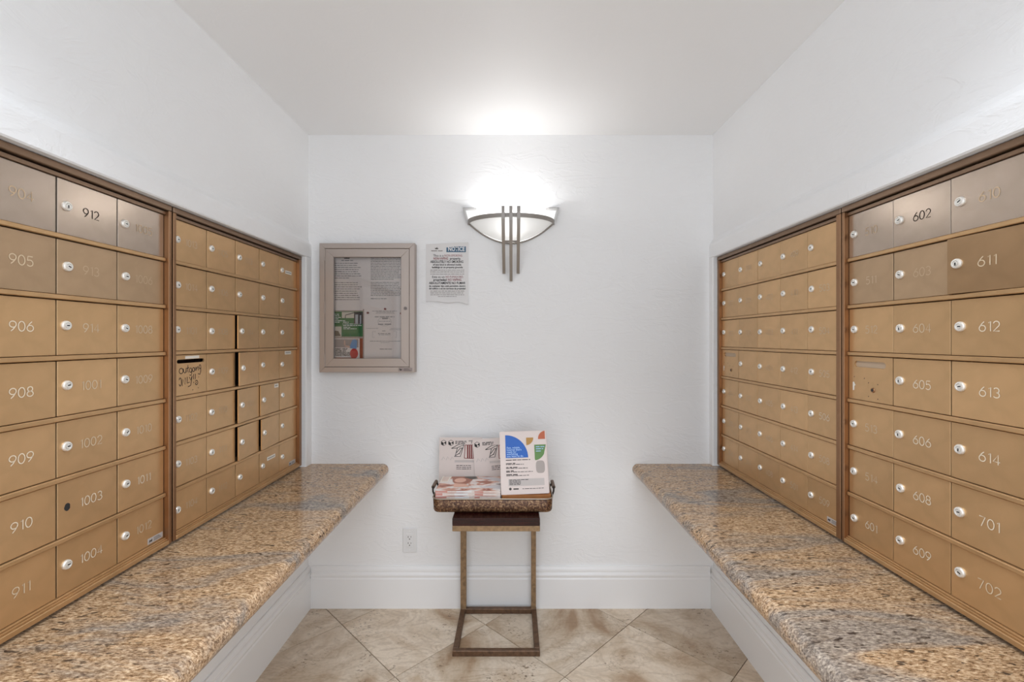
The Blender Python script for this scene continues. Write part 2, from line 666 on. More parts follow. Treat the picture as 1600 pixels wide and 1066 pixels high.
def lock_mesh():
    b = MB()
    n = 20
    prof = [(0.0116, 0.0), (0.0116, -0.0030), (0.0102, -0.0058), (0.0072, -0.0066), (0.0064, -0.0044), (0.0058, -0.0044),
            (0.0054, -0.0058), (0.0048, -0.0060)]
    v = []
    for r, y in prof:
        v += [(r * math.cos(2 * PI * k / n), y, r * math.sin(2 * PI * k / n)) for k in range(n)]
    f = []
    for i in range(len(prof) - 1):
        for k in range(n):
            f.append((i * n + k, (i + 1) * n + k, (i + 1) * n + (k + 1) % n, i * n + (k + 1) % n))
    b.add(v, f, 0, False)
    b.add(v[-n:], [list(range(n))[::-1]], 0)
    b.box(-0.0022, 0.0046, -0.0066, -0.0058, -0.0013, 0.0013, 1)
    return b.mesh('lock', [M['lock'], M['slot']])


LOCK = lock_mesh()


def hole_mesh():
    b = MB()
    pts = [(0.008 * math.cos(2 * PI * k / 14) * (1 if k % 3 else 0.86), 0.0095 * math.sin(2 * PI * k / 14)) for k in range(14)]
    b.flat(pts)
    return b.mesh('lock_hole', [M['slot']])


HOLE = hole_mesh()


def mailbox(side, origin_y, xf, stl, stl_r, cols, special, label, sheen_rows=False):
    """side -1 left wall, +1 right wall. Local: x reads left to right, y into the wall, z up."""
    W = stl + 5 * PITCH + stl_r
    u = bpy.data.objects.new('mailbox_bank', None)
    COL.objects.link(u)
    u.empty_display_size = 0.1
    u.location = (side * xf, origin_y, 0.747)
    u.rotation_euler = (0, 0, -side * PI / 2)
    tag(u, label, 'mailboxes', 'wall mailbox banks')
    zo = 0.747
    body = MB()
    body.box(0.003, W - 0.003, 0.062, 0.16, 0.001, 1.793 - zo)
    body.build('cabinet_body', M['cavity'], u)
    fr = MB()
    fr.bbox(0, stl, 0, 0.062, 0, 1.776 - zo, 0.0012)
    fr.build('side_stile', M['frame'], u)
    fr = MB()
    fr.bbox(W - stl_r, W, 0, 0.062, 0, 1.776 - zo, 0.0012)
    fr.build('side_stile', M['frame'], u)
    fr = MB()
    fr.bbox(0, W, -0.001, 0.062, 1.7765 - zo, 1.794 - zo, 0.002)
    fr.build('head_rail', M['head'], u)
    fr = MB()
    fr.bbox(stl, W - stl_r, 0.0095, 0.06, 1.7635 - zo, 1.7735 - zo, 0.0008)
    fr.build('inner_rail', M['head'], u)
    fr = MB()
    fr.bbox(stl, W - stl_r, -0.0005, 0.06, 0.0, 0.0125, 0.0012)
    fr.bbox(stl, W - stl_r, 0.005, 0.06, 0.0125, 0.0165, 0.0006)
    fr.bbox(stl, W - stl_r, 0.0095, 0.06, 0.0165, 0.0208, 0.0008)
    fr.build('sill_rail', M['rail'], u)
    rm = MB()
    rm.bbox(stl + 0.0003, W - stl_r - 0.0003, 0.0085, 0.06, -RAIL_H / 2, RAIL_H / 2, 0.0016)
    rme = rm.mesh('rail', [M['rail']])
    for k in range(1, 7):
        link('rail', rme, u, (0, 0, ZR[k] - zo))
    dm = MB()
    dm.box(-0.0006, 0.0006, YD + 0.022, 0.061, 0, 1.7625 - 0.7685)
    dme = dm.mesh('divider', [M['cavity']])
    for k in range(1, 5):
        link('divider', dme, u, (stl + k * PITCH, 0, 0.7685 - zo))
    for c in range(5):
        for r in range(7):
            zb, zt = row_z(r)
            sp = special.get((c, r), {})
            h = zt - zb
            txt, mk = cols.get((c, r), (None, None))
            if 'slot' in sp:
                me = slot_door_mesh(h, *sp['slot'])
            else:
                me = door_mesh(h, ('door_painted_sheen', 'door_faint_sheen')[r] if sheen_rows and r < 2 else 'door')  # top two rows of the near banks carry the painted sheen
            d = link('door', me, u, (stl + (c + 1) * PITCH - GAP / 2, YD, zb - zo), (0, 0, math.radians(sp.get('ajar', random.uniform(0, 0.5)))))
            if 'mat' in sp:
                d.data = d.data.copy()
                d.data.materials[0] = sp['mat']
            lx = -(DW - GAP) + 0.0225 + random.uniform(-0.002, 0.002)
            lz = h / 2 + 0.004 + random.uniform(-0.003, 0.003)
            if sp.get('lock') == 'hole':
                link('lock_hole', HOLE, d, (lx, -0.0004, lz))
            elif sp.get('lock') != 'none':
                link('lock', LOCK, d, (lx, 0, lz), (0, math.radians(random.choice([0, 0, 8, -10, 20, 90, -30])), 0))
            if txt:
                link('number', number_mesh(txt, mk), d, (-(DW - GAP) / 2 + 0.006, -0.0006, h / 2 + 0.001))
            for kind, x0, x1, z0, z1 in sp.get('stick', []):
                sb = MB()
                sb.bbox(x0, x1, -0.0008, 0.0, z0, z1, 0.0003)
                st = sb.build('label_strip' if kind == 's' else 'maker_plate', M['sticker'] if kind == 's' else M['plate'], d)
                pb = MB()
                if kind == 's':
                    zc = (z0 + z1) / 2
                    xx = x0 + 0.005
                    while xx < x1 - 0.008:
                        wv = random.uniform(0.003, 0.006)
                        pb.rect(xx, xx + wv, zc - 0.0018, zc + 0.0018, -0.0011)
                        xx += wv + 0.002
                else:
                    pb.flat([(x0 + 0.004, z0 + 0.004), (x0 + 0.010, z0 + 0.006), (x0 + 0.016, z0 + 0.004), (x0 + 0.017, z1 - 0.004),
                             (x0 + 0.011, z1 - 0.007), (x0 + 0.006, z1 - 0.005)], -0.0011)
                    for k in range(3):
                        pb.rect(x0 + 0.022, x1 - 0.006 - 0.004 * k, z0 + 0.004 + 0.004 * k, z0 + 0.0055 + 0.004 * k, -0.0011)
                pb.build('print', M['ink'], st)
            if sp.get('extra'):
                sp['extra'](d, h)
    return u


def fill(rows, first=0):
    out = {}
    for c, col in enumerate(rows):
        for r, t in enumerate(col):
            if t:
                k = {'!': 'num_dark', '~': 'num_ghost', '-': 'num_faint'}.get(t[0])
                out[(c + first, r)] = (t[1:], k) if k else (t, 'num')
    return out


# handwriting on the outgoing-mail door: strokes in a 1 x 1 box
HAND = [
    arc(0.10, 0.72, 0.085, 0.10, 60, 420, 14),
    [(0.20, 0.80), (0.21, 0.68), (0.26, 0.63), (0.31, 0.68), (0.32, 0.82), (0.32, 0.64)],
    [(0.40, 0.92), (0.39, 0.70), (0.42, 0.64)], [(0.34, 0.80), (0.45, 0.82)],
    arc(0.52, 0.72, 0.055, 0.085, 30, 390, 12) + [(0.575, 0.62), (0.55, 0.52), (0.47, 0.54)],
    arc(0.65, 0.73, 0.05, 0.08, 90, 450, 12),
    [(0.73, 0.82), (0.73, 0.68)], [(0.78, 0.68), (0.785, 0.82), (0.80, 0.74), (0.84, 0.84), (0.875, 0.80), (0.88, 0.68)],
    arc(0.955, 0.82, 0.045, 0.08, 10, 370, 12) + [(0.995, 0.64), (0.95, 0.52), (0.86, 0.56)],
    arc(0.06, 0.32, 0.055, 0.15, 150, -150, 12),
    [(0.15, 0.16), (0.16, 0.42), (0.27, 0.20), (0.28, 0.46)],
    [(0.36, 0.48), (0.36, 0.24), (0.47, 0.27)],
    [(0.46, 0.46), (0.52, 0.34), (0.59, 0.50)], [(0.59, 0.50), (0.52, 0.14), (0.40, 0.10)],
    [(0.66, 0.56), (0.65, 0.36)], [(0.74, 0.56), (0.73, 0.36)],
    [(0.65, 0.25), (0.66, 0.23), (0.67, 0.25)],
    arc(0.79, 0.22, 0.06, 0.085, 150, -160, 12) + [(0.76, 0.20), (0.79, 0.24)],
    [(0.60, -0.05), (0.63, -0.03)], [(0.86, 0.0), (0.89, 0.01)], [(0.88, 0.42), (0.90, 0.43)],
]


def outgoing_extra(d, h):
    b = MB()
    x0, w, z0, hh = -(DW - GAP) + 0.030, 0.105, 0.016, 0.088
    for st in HAND:
        b.ribbon([(x0 + p[0] * w, z0 + p[1] * hh) for p in st], 0.0024, -0.0004)
    b.build('handwriting', M['black'], d)
    b = MB()
    b.bbox(-0.105, -0.038, -0.0008, 0, h - 0.0125, h - 0.003, 0.0003)
    b.build('label_strip', M['sticker'], d)


def screws(d, pts, keyhole, chip):
    for (x, z) in pts:
        b = MB()
        b.flat([(x + 0.0016 * math.cos(k * PI / 4), z + 0.0016 * math.sin(k * PI / 4)) for k in range(8)], -0.0004)
        b.build('screw_hole', M['slot'], d)
    x, z = keyhole
    b = MB()
    b.tube([(x, 0.0, z), (x, -0.003, z)], [0.0075, 0.006], 16, 0)
    b.flat([(x + 0.0042 * math.cos(k * PI / 6), z + 0.0042 * math.sin(k * PI / 6)) for k in range(12)], -0.0033, 1)
    b.build('keyhole', [M['frame'], M['slot']], d)
    b = MB()
    b.flat([(chip[0] + px * 0.012, chip[1] + pz * 0.026) for px, pz in
            ((0, 0), (0.5, 0.05), (0.55, 0.55), (1.0, 0.62), (0.7, 0.8), (0.45, 1.0), (0, 0.98))], -0.0004)
    b.build('paint_chip', M['sticker'], d)


def slot_extra(d, h):
    W = DW - GAP
    screws(d, [(-W + 0.022, 0.068), (-W + 0.062, 0.066), (-W + 0.078, 0.054), (-W + 0.112, 0.052), (-W + 0.078, 0.014),
               (-W + 0.112, 0.010)], (-W + 0.095, 0.034), (-W + 0.016, 0.026))


SLOT_OUT = (0.104, 0.1165, 0.022, 0.152, False)
SLOT_IN = (0.0985, 0.1165, 0.022, 0.140, True)
plate = lambda x0=-0.062, x1=-0.004: [('p', x0, x1, 0.004, 0.021)]

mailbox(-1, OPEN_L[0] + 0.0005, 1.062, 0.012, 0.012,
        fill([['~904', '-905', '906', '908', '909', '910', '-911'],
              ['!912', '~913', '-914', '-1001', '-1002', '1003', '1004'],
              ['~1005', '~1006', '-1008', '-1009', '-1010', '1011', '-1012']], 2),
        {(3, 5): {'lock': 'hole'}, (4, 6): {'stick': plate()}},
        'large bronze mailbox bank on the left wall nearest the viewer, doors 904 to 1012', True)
mailbox(-1, 1.440, 1.062, 0.013, 0.0234,
        fill([['-1013', '-1014', '~1101', None, '~1102', '-1103', '-1104'],
              ['~1105', '~1106', '~1108', '~1109', '~1110', '~1111', '~1112'],
              ['~1113', None, '~1114', None, '~1201', None, None]]),
        {(0, 3): {'slot': SLOT_OUT, 'lock': 'none', 'extra': outgoing_extra},
         (2, 2): {'ajar': 3.6}, (2, 3): {'ajar': 5.4}, (2, 4): {'ajar': 4.0}, (2, 5): {'ajar': 4.2},
         (3, 4): {'ajar': 2.0, 'stick': [('s', -0.045, -0.008, 0.108, 0.126)]}, (3, 5): {'ajar': 3.6},
         (3, 6): {'stick': [('s', -0.105, -0.035, 0.078, 0.094)]},
         (4, 0): {'stick': [('s', -0.110, -0.050, 0.058, 0.074)]},
         (4, 3): {'stick': [('s', -0.115, -0.055, 0.110, 0.126)]},
         (4, 6): {'stick': [('p', -0.075, -0.010, 0.001, 0.020)]}},
        'bronze mailbox bank on the left wall beside the notice cabinet, with handwritten Outgoing door')
mailbox(1, OPEN_R[1] - 0.0005, 1.032, 0.022, 0.0205,
        fill([[None, '~302', '~303', None, '~304', '~305', '~306'],
              ['~308', '~309', '~310', None, '~312', '~313', '~314'],
              [None, '~402', '~403', '~404', '-405', '-406', '-408'],
              ['-409', '~410', '~411', '-412', '-413', '-414', '-501'],
              [None, '-503', '-504', '-505', '506', '-508', '-509']]),
        {(0, 3): {'slot': SLOT_IN, 'lock': 'none', 'extra': slot_extra}, (4, 6): {'stick': plate()}},
        'bronze mailbox bank on the right wall next to the back corner, door 509 bottom right')
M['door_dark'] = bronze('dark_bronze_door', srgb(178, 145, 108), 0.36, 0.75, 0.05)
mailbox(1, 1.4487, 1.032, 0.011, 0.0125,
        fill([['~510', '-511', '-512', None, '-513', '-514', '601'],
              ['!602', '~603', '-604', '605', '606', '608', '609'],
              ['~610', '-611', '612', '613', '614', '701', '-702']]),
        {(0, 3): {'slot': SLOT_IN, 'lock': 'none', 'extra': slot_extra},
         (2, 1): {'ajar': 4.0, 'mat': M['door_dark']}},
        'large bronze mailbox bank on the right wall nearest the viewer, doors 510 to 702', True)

# ------------------------------------------------------------------ text helpers
TXT = {}


def text_mesh(s, size, mat, bold=0.0, align='CENTER'):
    key = (s, size, mat.name, bold, align)
    if key in TXT:
        return TXT[key]
    c = bpy.data.curves.new('lettering', 'FONT')
    c.body = s
    c.size = size
    c.align_x = align
    c.resolution_u = 2
    c.offset = bold
    o = bpy.data.objects.new('lettering', c)
    COL.objects.link(o)
    dg = bpy.context.evaluated_depsgraph_get()
    me = bpy.data.meshes.new_from_object(o.evaluated_get(dg))
    COL.objects.unlink(o)
    bpy.data.objects.remove(o)
    me.materials.clear()
    me.materials.append(mat)
    me.name = 'lettering'
    TXT[key] = me
    return me


def put_text(parent, s, x, z, size, mat, bold=0.0, y=-0.0008, fitw=None, align='CENTER'):
    me = text_mesh(s, size, mat, bold, align)
    o = link('lettering', me, parent, (x, y, z), (PI / 2, 0, 0))
    if fitw:
        xs = [v.co.x for v in me.vertices]
        o.scale = (fitw / (max(xs) - min(xs)), 1, 1)
    return o


def bars(mb, x0, x1, z, h, y=-0.0008, mi=0, ragged=0.0, center=False):
    """a line of words too small to read"""
    w = (x1 - x0) * (1 - random.uniform(0, ragged))
    a = x0 + ((x1 - x0) - w) / 2 if center else x0
    e = a + w
    while a < e - h:
        l = min(random.uniform(2.0, 7.0) * h, e - a)
        mb.rect(a, a + l, z, z + h * random.uniform(0.75, 1.0), y, mi)
        a += l + h * 0.9


def sheet(name, W, Hh, mat, loc, rot=(0, 0, 0), t=0.0004, nx=1, nz=1, disp=None):
    """paper sheet: local x centred, z from 0 up, face towards -y"""
    b = MB()
    if nx == 1 and nz == 1:
        b.box(-W / 2, W / 2, 0, t, 0, Hh)
    else:
        for yy, rev in ((0.0, False), (t, True)):
            v = []
            for j in range(nz + 1):
                for i in range(nx + 1):
                    x, z = -W / 2 + W * i / nx, Hh * j / nz
                    d = disp(i / nx, j / nz) if disp else (0, 0, 0)
                    v.append((x + d[0], yy + d[1], z + d[2]))
            f = []
            for j in range(nz):
                for i in range(nx):
                    q = (j * (nx + 1) + i, j * (nx + 1) + i + 1, (j + 1) * (nx + 1) + i + 1, (j + 1) * (nx + 1) + i)
                    f.append(q[::-1] if rev else q)
            b.add(v, f, 0, True)
    return b.build(name, mat, None, loc, rot)


# pixel of the photograph -> point of the real place at depth y
def at(px, py, y):
    return ((px - 802.0) / F_PX * y, y, H_CAM - (py - 530.0) / F_PX * y)


# ------------------------------------------------------------------ notice cabinet on the back wall
M['alu'] = plain('champagne_aluminium', srgb(178, 166, 158), 0.42, 0.45)
M['cork'] = plain('beige_pinboard', srgb(176, 158, 148), 0.9, noise=0.3, nscale=120)
CX0, CX1, CZ0, CZ1 = -0.979, -0.498, 1.212, 1.8645
CY = YB - 0.050


def glass():
    m = bpy.data.materials.new('clear_glass_pane')
    m.use_nodes = True
    nt = m.node_tree
    nt.nodes.clear()
    out = nt.nodes.new('ShaderNodeOutputMaterial')
    mix = nt.nodes.new('ShaderNodeMixShader')
    tr = nt.nodes.new('ShaderNodeBsdfTransparent')
    tr.inputs[0].default_value = (0.985, 0.98, 0.975, 1)
    gl = nt.nodes.new('ShaderNodeBsdfGlossy')
    gl.inputs['Roughness'].default_value = 0.03
    fr = nt.nodes.new('ShaderNodeFresnel')
    fr.inputs[0].default_value = 1.45
    nt.links.new(fr.outputs[0], mix.inputs[0])
    nt.links.new(tr.outputs[0], mix.inputs[1])
    nt.links.new(gl.outputs[0], mix.inputs[2])
    nt.links.new(mix.outputs[0], out.inputs[0])
    return m


M['glass'] = glass()
cab = bpy.data.objects.new('notice_cabinet', None)
COL.objects.link(cab)
cab.location = ((CX0 + CX1) / 2, YB, CZ0)
tag(cab, 'champagne aluminium locking notice cabinet with glass door on the back wall', 'notice cabinet')
cw, ch = CX1 - CX0, CZ1 - CZ0
dpt = 0.050


def frame_ring(x0, x1, z0, z1, wl, y0, y1, lip=0.0):
    """four mitred members; y0 front"""
    out = []
    o = [(x0, z0), (x1, z0), (x1, z1), (x0, z1)]
    i = [(x0 + wl, z0 + wl), (x1 - wl, z0 + wl), (x1 - wl, z1 - wl), (x0 + wl, z1 - wl)]
    gq = 0.00025
    for k in range(4):
        a, c, d, e = o[k], o[(k + 1) % 4], i[(k + 1) % 4], i[k]
        b = MB()
        # chamfer the front a little
        ox = [(a[0], a[1]), (c[0], c[1]), (d[0], d[1]), (e[0], e[1])]
        mx = sum(p[0] for p in ox) / 4
        mz = sum(p[1] for p in ox) / 4
        ins = [(p[0] + (0.0015 if p[0] < mx else -0.0015) * (1 if abs(p[0] - mx) > 0 else 0), p[1] + (0.0015 if p[1] < mz else -0.0015)) for p in ox]
        v = [(p[0], y1, p[1]) for p in ox] + [(p[0], y0 + 0.0015, p[1]) for p in ox] + [(p[0], y0, p[1]) for p in ins]
        f = []
        for s in (0, 4):
            for q in range(4):
                f.append((s + q, s + (q + 1) % 4, s + 4 + (q + 1) % 4, s + 4 + q))
        f += [(8, 9, 10, 11), (3, 2, 1, 0)]
        b.add(v, f)
        out.append(b)
    return out


for b in frame_ring(-cw / 2, cw / 2, 0, ch, 0.0265, -dpt, 0.0):
    b.build('outer_frame_member', M['alu'], cab)
dw0, dw1, dz0, dz1 = -cw / 2 + 0.0275, cw / 2 - 0.0275, 0.0275, ch - 0.0275
for b in frame_ring(dw0, dw1, dz0, dz1, 0.0425, -dpt + 0.002, -0.030):
    b.build('door_frame_member', M['alu'], cab)
b = MB()
b.box(-cw / 2 + 0.02, cw / 2 - 0.02, -0.006, -0.001, 0.02, ch - 0.02)
b.build('back_panel', M['cork'], cab)
b = MB()
b.box(dw0 + 0.036, dw1 - 0.036, -0.036, -0.033, dz0 + 0.036, dz1 - 0.036)
b.build('glass_pane', M['glass'], cab)
b = MB()
lx, lz = dw1 - 0.019, (at(634, 482, CY)[2] - CZ0)
b.tube([(lx, -dpt + 0.002, lz), (lx, -dpt - 0.004, lz)], 0.0085, 18)
b.box(lx - 0.001, lx + 0.001, -dpt - 0.0046, -dpt - 0.004, lz - 0.004, lz + 0.004, 1)
b.build('lock', [plain('steel_lock', srgb(120, 112, 108), 0.35, 0.8), M['slot']], cab)
b = MB()
for k in range(3):       # hinge knuckles down the left of the door
    zz = 0.06 + k * (ch - 0.12) / 2
    b.tube([(dw0 - 0.0005, -dpt, zz - 0.03), (dw0 - 0.0005, -dpt, zz + 0.03)], 0.003, 8)
b.build('hinge', M['alu'], cab)
b = MB()
b.bbox(cw / 2 - 0.082, cw / 2 - 0.012, -dpt - 0.0008, -dpt, 0.005, 0.023, 0.0003)
st = b.build('maker_plate', plain('grey_maker_plate', srgb(150, 138, 134), 0.4, 0.3), cab)
b = MB()
b.flat([(cw / 2 - 0.078, 0.020), (cw / 2 - 0.074, 0.010), (cw / 2 - 0.068, 0.008), (cw / 2 - 0.062, 0.018), (cw / 2 - 0.067, 0.016), (cw / 2 - 0.072, 0.018)][::1], -dpt - 0.0012)
for k in range(3):
    b.rect(cw / 2 - 0.055, cw / 2 - 0.018 - 0.006 * k, 0.008 + 0.0045 * k, 0.0095 + 0.0045 * k, -dpt - 0.0012)
b.build('print', M['ink'], st)

# papers pinned inside the cabinet
PY = YB - 0.0072


def pinned(name, px0, px1, py0, py1, mat, dy=0.0, t=0.0004):
    y = PY - dy
    x0, _, z1 = at(px0, py0, y)
    x1, _, z0 = at(px1, py1, y)
    o = sheet(name, x1 - x0, z1 - z0, mat, ((x0 + x1) / 2, y - t, z0), t=t)
    return o, x1 - x0, z1 - z0


o, w, h = pinned('letter', 517, 567, 399, 485, M['paper_warm'])
tag(o, 'printed letter with small crown emblem pinned top left in the notice cabinet', 'paper')
b = MB()
b.flat([(-0.012, h * 0.935), (0.012, h * 0.935), (0.017, h * 0.962), (0.007, h * 0.952), (0.0, h * 0.968), (-0.007, h * 0.952), (-0.017, h * 0.962)], -0.0006)
b.build('emblem', M['ink'], o)
b = MB()
bars(b, -0.028, 0.032, h * 0.895, 0.005, -0.0006)
b.build('heading', M['ink_light'], o)
b = MB()
z = h * 0.85
for k in range(18):
    if k in (8,):
        z -= h * 0.045
        b.build('print', M['ink'], o)
        b = MB()
        continue
    bars(b, -w * 0.38, w * 0.47, z, 0.0031, -0.0006, ragged=0.5 if k in (7, 17) else 0.16)
    z -= h * 0.0385
b.build('print', M['ink'], o)

o, w, h = pinned('letter', 566, 633, 398, 483, M['paper_warm'], 0.0008)
tag(o, 'densely printed letter pinned top right in the notice cabinet', 'paper')
b = MB()
z = h * 0.93
for k in range(26):
    if k == 14:
        z -= h * 0.025
        b.build('print', M['ink'], o)
        b = MB()
        continue
    if k == 24:
        z -= h * 0.03
    if k > 24:
        break
    bars(b, -w * 0.30, w * 0.43, z, 0.0028, -0.0006, ragged=0.6 if k in (13, 23, 24) else 0.12)
    z -= h * 0.030
b.build('print', M['ink'], o)

o, w, h = pinned('certificate', 569, 633, 482, 566, M['paper_warm'], 0.0018)
tag(o, 'certificate sheet with oval seal pinned bottom right in the notice cabinet', 'paper')
b = MB()
for (u0, u1, v, hh) in ((0.20, 0.80, 0.945, 0.003), (0.30, 0.72, 0.925, 0.0025), (0.28, 0.74, 0.905, 0.002), (0.26, 0.74, 0.835, 0.0045),
                        (0.44, 0.58, 0.800, 0.008), (0.36, 0.64, 0.755, 0.003), (0.34, 0.66, 0.695, 0.006), (0.05, 0.34, 0.625, 0.002),
                        (0.65, 0.95, 0.625, 0.002), (0.62, 0.95, 0.60, 0.002), (0.44, 0.52, 0.575, 0.0035), (0.34, 0.66, 0.525, 0.004),
                        (0.36, 0.64, 0.505, 0.003), (0.14, 0.92, 0.385, 0.003), (0.40, 0.62, 0.36, 0.002), (0.38, 0.68, 0.235, 0.004)):
    bars(b, -w / 2 + u0 * w, -w / 2 + u1 * w, v * h, hh, -0.0006)
b.ribbon([(p[0], p[1]) for p in arc(0.0, h * 0.755, 0.034, 0.022, 0, 360, 24)], 0.0012, -0.0006)
for sg in (-1, 1):
    b.ribbon([(sg * 0.045, h * 0.57), (sg * 0.062, h * 0.57), (sg * 0.062, h * 0.46), (sg * 0.052, h * 0.46)], 0.0012, -0.0006)
b.build('print', M['ink_light'], o)

M['green'] = plain('green_card', srgb(18, 100, 48), 0.5)
o, w, h = pinned('business_card', 518, 567, 487, 526, M['green'], 0.0012)
tag(o, 'green advertising card with house photos pinned in the notice cabinet', 'card')
b = MB()
b.rect(-w / 2 + 0.33 * w, w / 2 - 0.28 * w, 0.74 * h, 0.98 * h, -0.0006, 0)
b.rect(w / 2 - 0.28 * w, w / 2, 0.50 * h, 0.98 * h, -0.0006, 1)
b.rect(w / 2 - 0.24 * w, w / 2 - 0.15 * w, 0.52 * h, 0.88 * h, -0.0009, 2)
b.rect(w / 2 - 0.10 * w, w / 2 - 0.05 * w, 0.52 * h, 0.86 * h, -0.0009, 2)
b.ribbon([(-w * 0.06, 0.74 * h), (-w * 0.05, 0.86 * h), (w * 0.22, 0.95 * h)], 0.004, -0.0009, 1)
b.rect(-w / 2, -w / 2 + 0.32 * w, 0.0, 0.40 * h, -0.0006, 0)
b.flat([(-w / 2 + 0.02 * w, 0.02 * h), (-w / 2 + 0.30 * w, 0.02 * h), (-w / 2 + 0.22 * w, 0.22 * h), (-w / 2 + 0.08 * w, 0.24 * h)], -0.0009, 3)
b.build('photos', [plain('pale_photo', srgb(206, 196, 182), 0.6), plain('dark_photo', srgb(52, 50, 52), 0.6),
                   plain('grey_photo', srgb(168, 172, 176), 0.6), plain('brown_photo', srgb(112, 96, 80), 0.6)], o)
b = MB()
for (u0, u1, v) in ((0.10, 0.24, 0.88), (0.10, 0.25, 0.82), (0.10, 0.30, 0.75), (0.10, 0.22, 0.69), (0.10, 0.44, 0.62), (0.10, 0.26, 0.56),
                    (0.37, 0.55, 0.56), (0.35, 0.94, 0.49), (0.37, 0.96, 0.43), (0.38, 0.60, 0.36), (0.38, 0.80, 0.30)):
    bars(b, -w / 2 + u0 * w, -w / 2 + u1 * w, v * h, 0.0035, -0.0006)
b.build('print', M['white_ink'], o)

o, w, h = pinned('business_card', 518, 567, 529, 566, M['paper_warm'], 0.0014)
tag(o, 'white handyman card with worker in blue shirt, lowest in the notice cabinet', 'card')
b = MB()
b.rect(-w / 2 + 0.10 * w, -w / 2 + 0.86 * w, 0.62 * h, 0.97 * h, -0.0006, 0)
b.flat([(0.12 * w, 0.58 * h), (0.30 * w, 0.56 * h), (0.32 * w, 0.90 * h), (0.24 * w, 0.97 * h), (0.16 * w, 0.92 * h), (0.10 * w, 0.72 * h), (0.05 * w, 0.62 * h)], -0.0009, 1)
b.flat([(-0.08 * w, 0.66 * h), (0.06 * w, 0.60 * h), (0.11 * w, 0.64 * h), (0.07 * w, 0.69 * h), (-0.07 * w, 0.71 * h)], -0.0010, 2)
b.flat([(-0.10 * w, 0.72 * h), (-0.05 * w, 0.72 * h), (-0.06 * w, 0.92 * h), (-0.10 * w, 0.92 * h)], -0.0009, 2)
b.flat([(p[0], p[1]) for p in arc(0.22 * w, 0.36 * h, 0.13 * w, 0.22 * h, 0, 352, 16)], -0.0009, 3)
b.rect(w / 2 - 0.10 * w, w / 2, 0.0, h, -0.0006, 4)
b.rect(-w / 2 + 0.10 * w, 0.17 * w, 0.13 * h, 0.19 * h, -0.0006, 4)
b.build('photo', [plain('grey_room_photo', srgb(158, 144, 138), 0.6), plain('blue_shirt_print', srgb(92, 136, 182), 0.6),
                  plain('skin_print', srgb(206, 168, 150), 0.6), plain('red_print', srgb(190, 40, 36), 0.6),
                  plain('rust_print', srgb(150, 70, 34), 0.6)], o)
for k, s in enumerate(('NEED HELP', 'FROM AN', 'EXPERIENCED', 'HANDYMAN?')):
    put_text(o, s, -w / 2 + 0.12 * w, h * (0.52 - 0.085 * k), 0.0125, M['black'], 0.0004, align='LEFT')

M['pin'] = plain('red_pin_plastic', srgb(120, 34, 34), 0.4)
for (px, py, lab) in ((602, 483, 'red push pin holding the top of the certificate'),
                      (575, 489, 'dark red push pin at the left corner of the certificate'),
                      (627, 490, 'dark red push pin at the right edge of the certificate')):
    x, y, z = at(px, py, PY - 0.003)
    b = MB()
    b.tube([(0, 0, 0), (0, -0.002, 0), (0, -0.006, 0), (0, -0.0065, 0), (0, -0.009, 0)], [0.0055, 0.0055, 0.003, 0.005, 0.005], 12)
    tag(b.build('push_pin', M['pin'], None, (x, PY - 0.0025, z)), lab, 'push pin', 'push pins in the notice cabinet')

# ------------------------------------------------------------------ paper notice taped to the wall
x0, _, z1 = at(666, 382, YB)
x1, _, z0 = at(732, 472, YB)
NW, NH = x1 - x0, z1 - z0


def curl(u, v):
    d = 0.0
    if v < 0.12:
        d = -0.012 * ((0.12 - v) / 0.12) ** 1.5 * (0.35 + 0.65 * u)
    if v > 0.93:
        d -= 0.004 * (v - 0.93) / 0.07
    dz = 0.0
    if v < 0.02:
        dz = -0.016 * max(0.0, (u - 0.72) / 0.28) + 0.004 * math.sin(u * 9)
    return (0, d - 0.0006 * math.sin(u * 7 + v * 5), dz + (0.010 * u if v > 0.98 else 0))


nt_ = sheet('paper_notice', NW, NH, M['paper'], ((x0 + x1) / 2, YB - 0.0030, z0), (0, 0, 0), 0.0004, 12, 16, curl)
tag(nt_, 'white no-smoking notice sheet with blue NOTICE heading taped to the back wall', 'notice')
b = MB()
b.rect(NW * -0.02, NW * 0.44, NH * 0.862, NH * 0.962, -0.0013)
b.build('heading_band', plain('slate_blue_print', srgb(72, 104, 130), 0.7), nt_)
put_text(nt_, 'NOTICE', NW * 0.215, NH * 0.883, 0.030, M['white_ink'], 0.0007, -0.0020, NW * 0.39)
b = MB()
b.flat([(-NW * 0.28, NH * 0.915), (-NW * 0.22, NH * 0.915), (-NW * 0.205, NH * 0.935), (-NW * 0.235, NH * 0.93), (-NW * 0.235, NH * 0.955),
        (-NW * 0.26, NH * 0.932), (-NW * 0.295, NH * 0.935)], -0.0013)
b.build('emblem', M['ink'], nt_)
b = MB()
bars(b, -NW * 0.38, -NW * 0.11, NH * 0.878, 0.005, -0.0013)
b.build('heading', M['ink_light'], nt_)
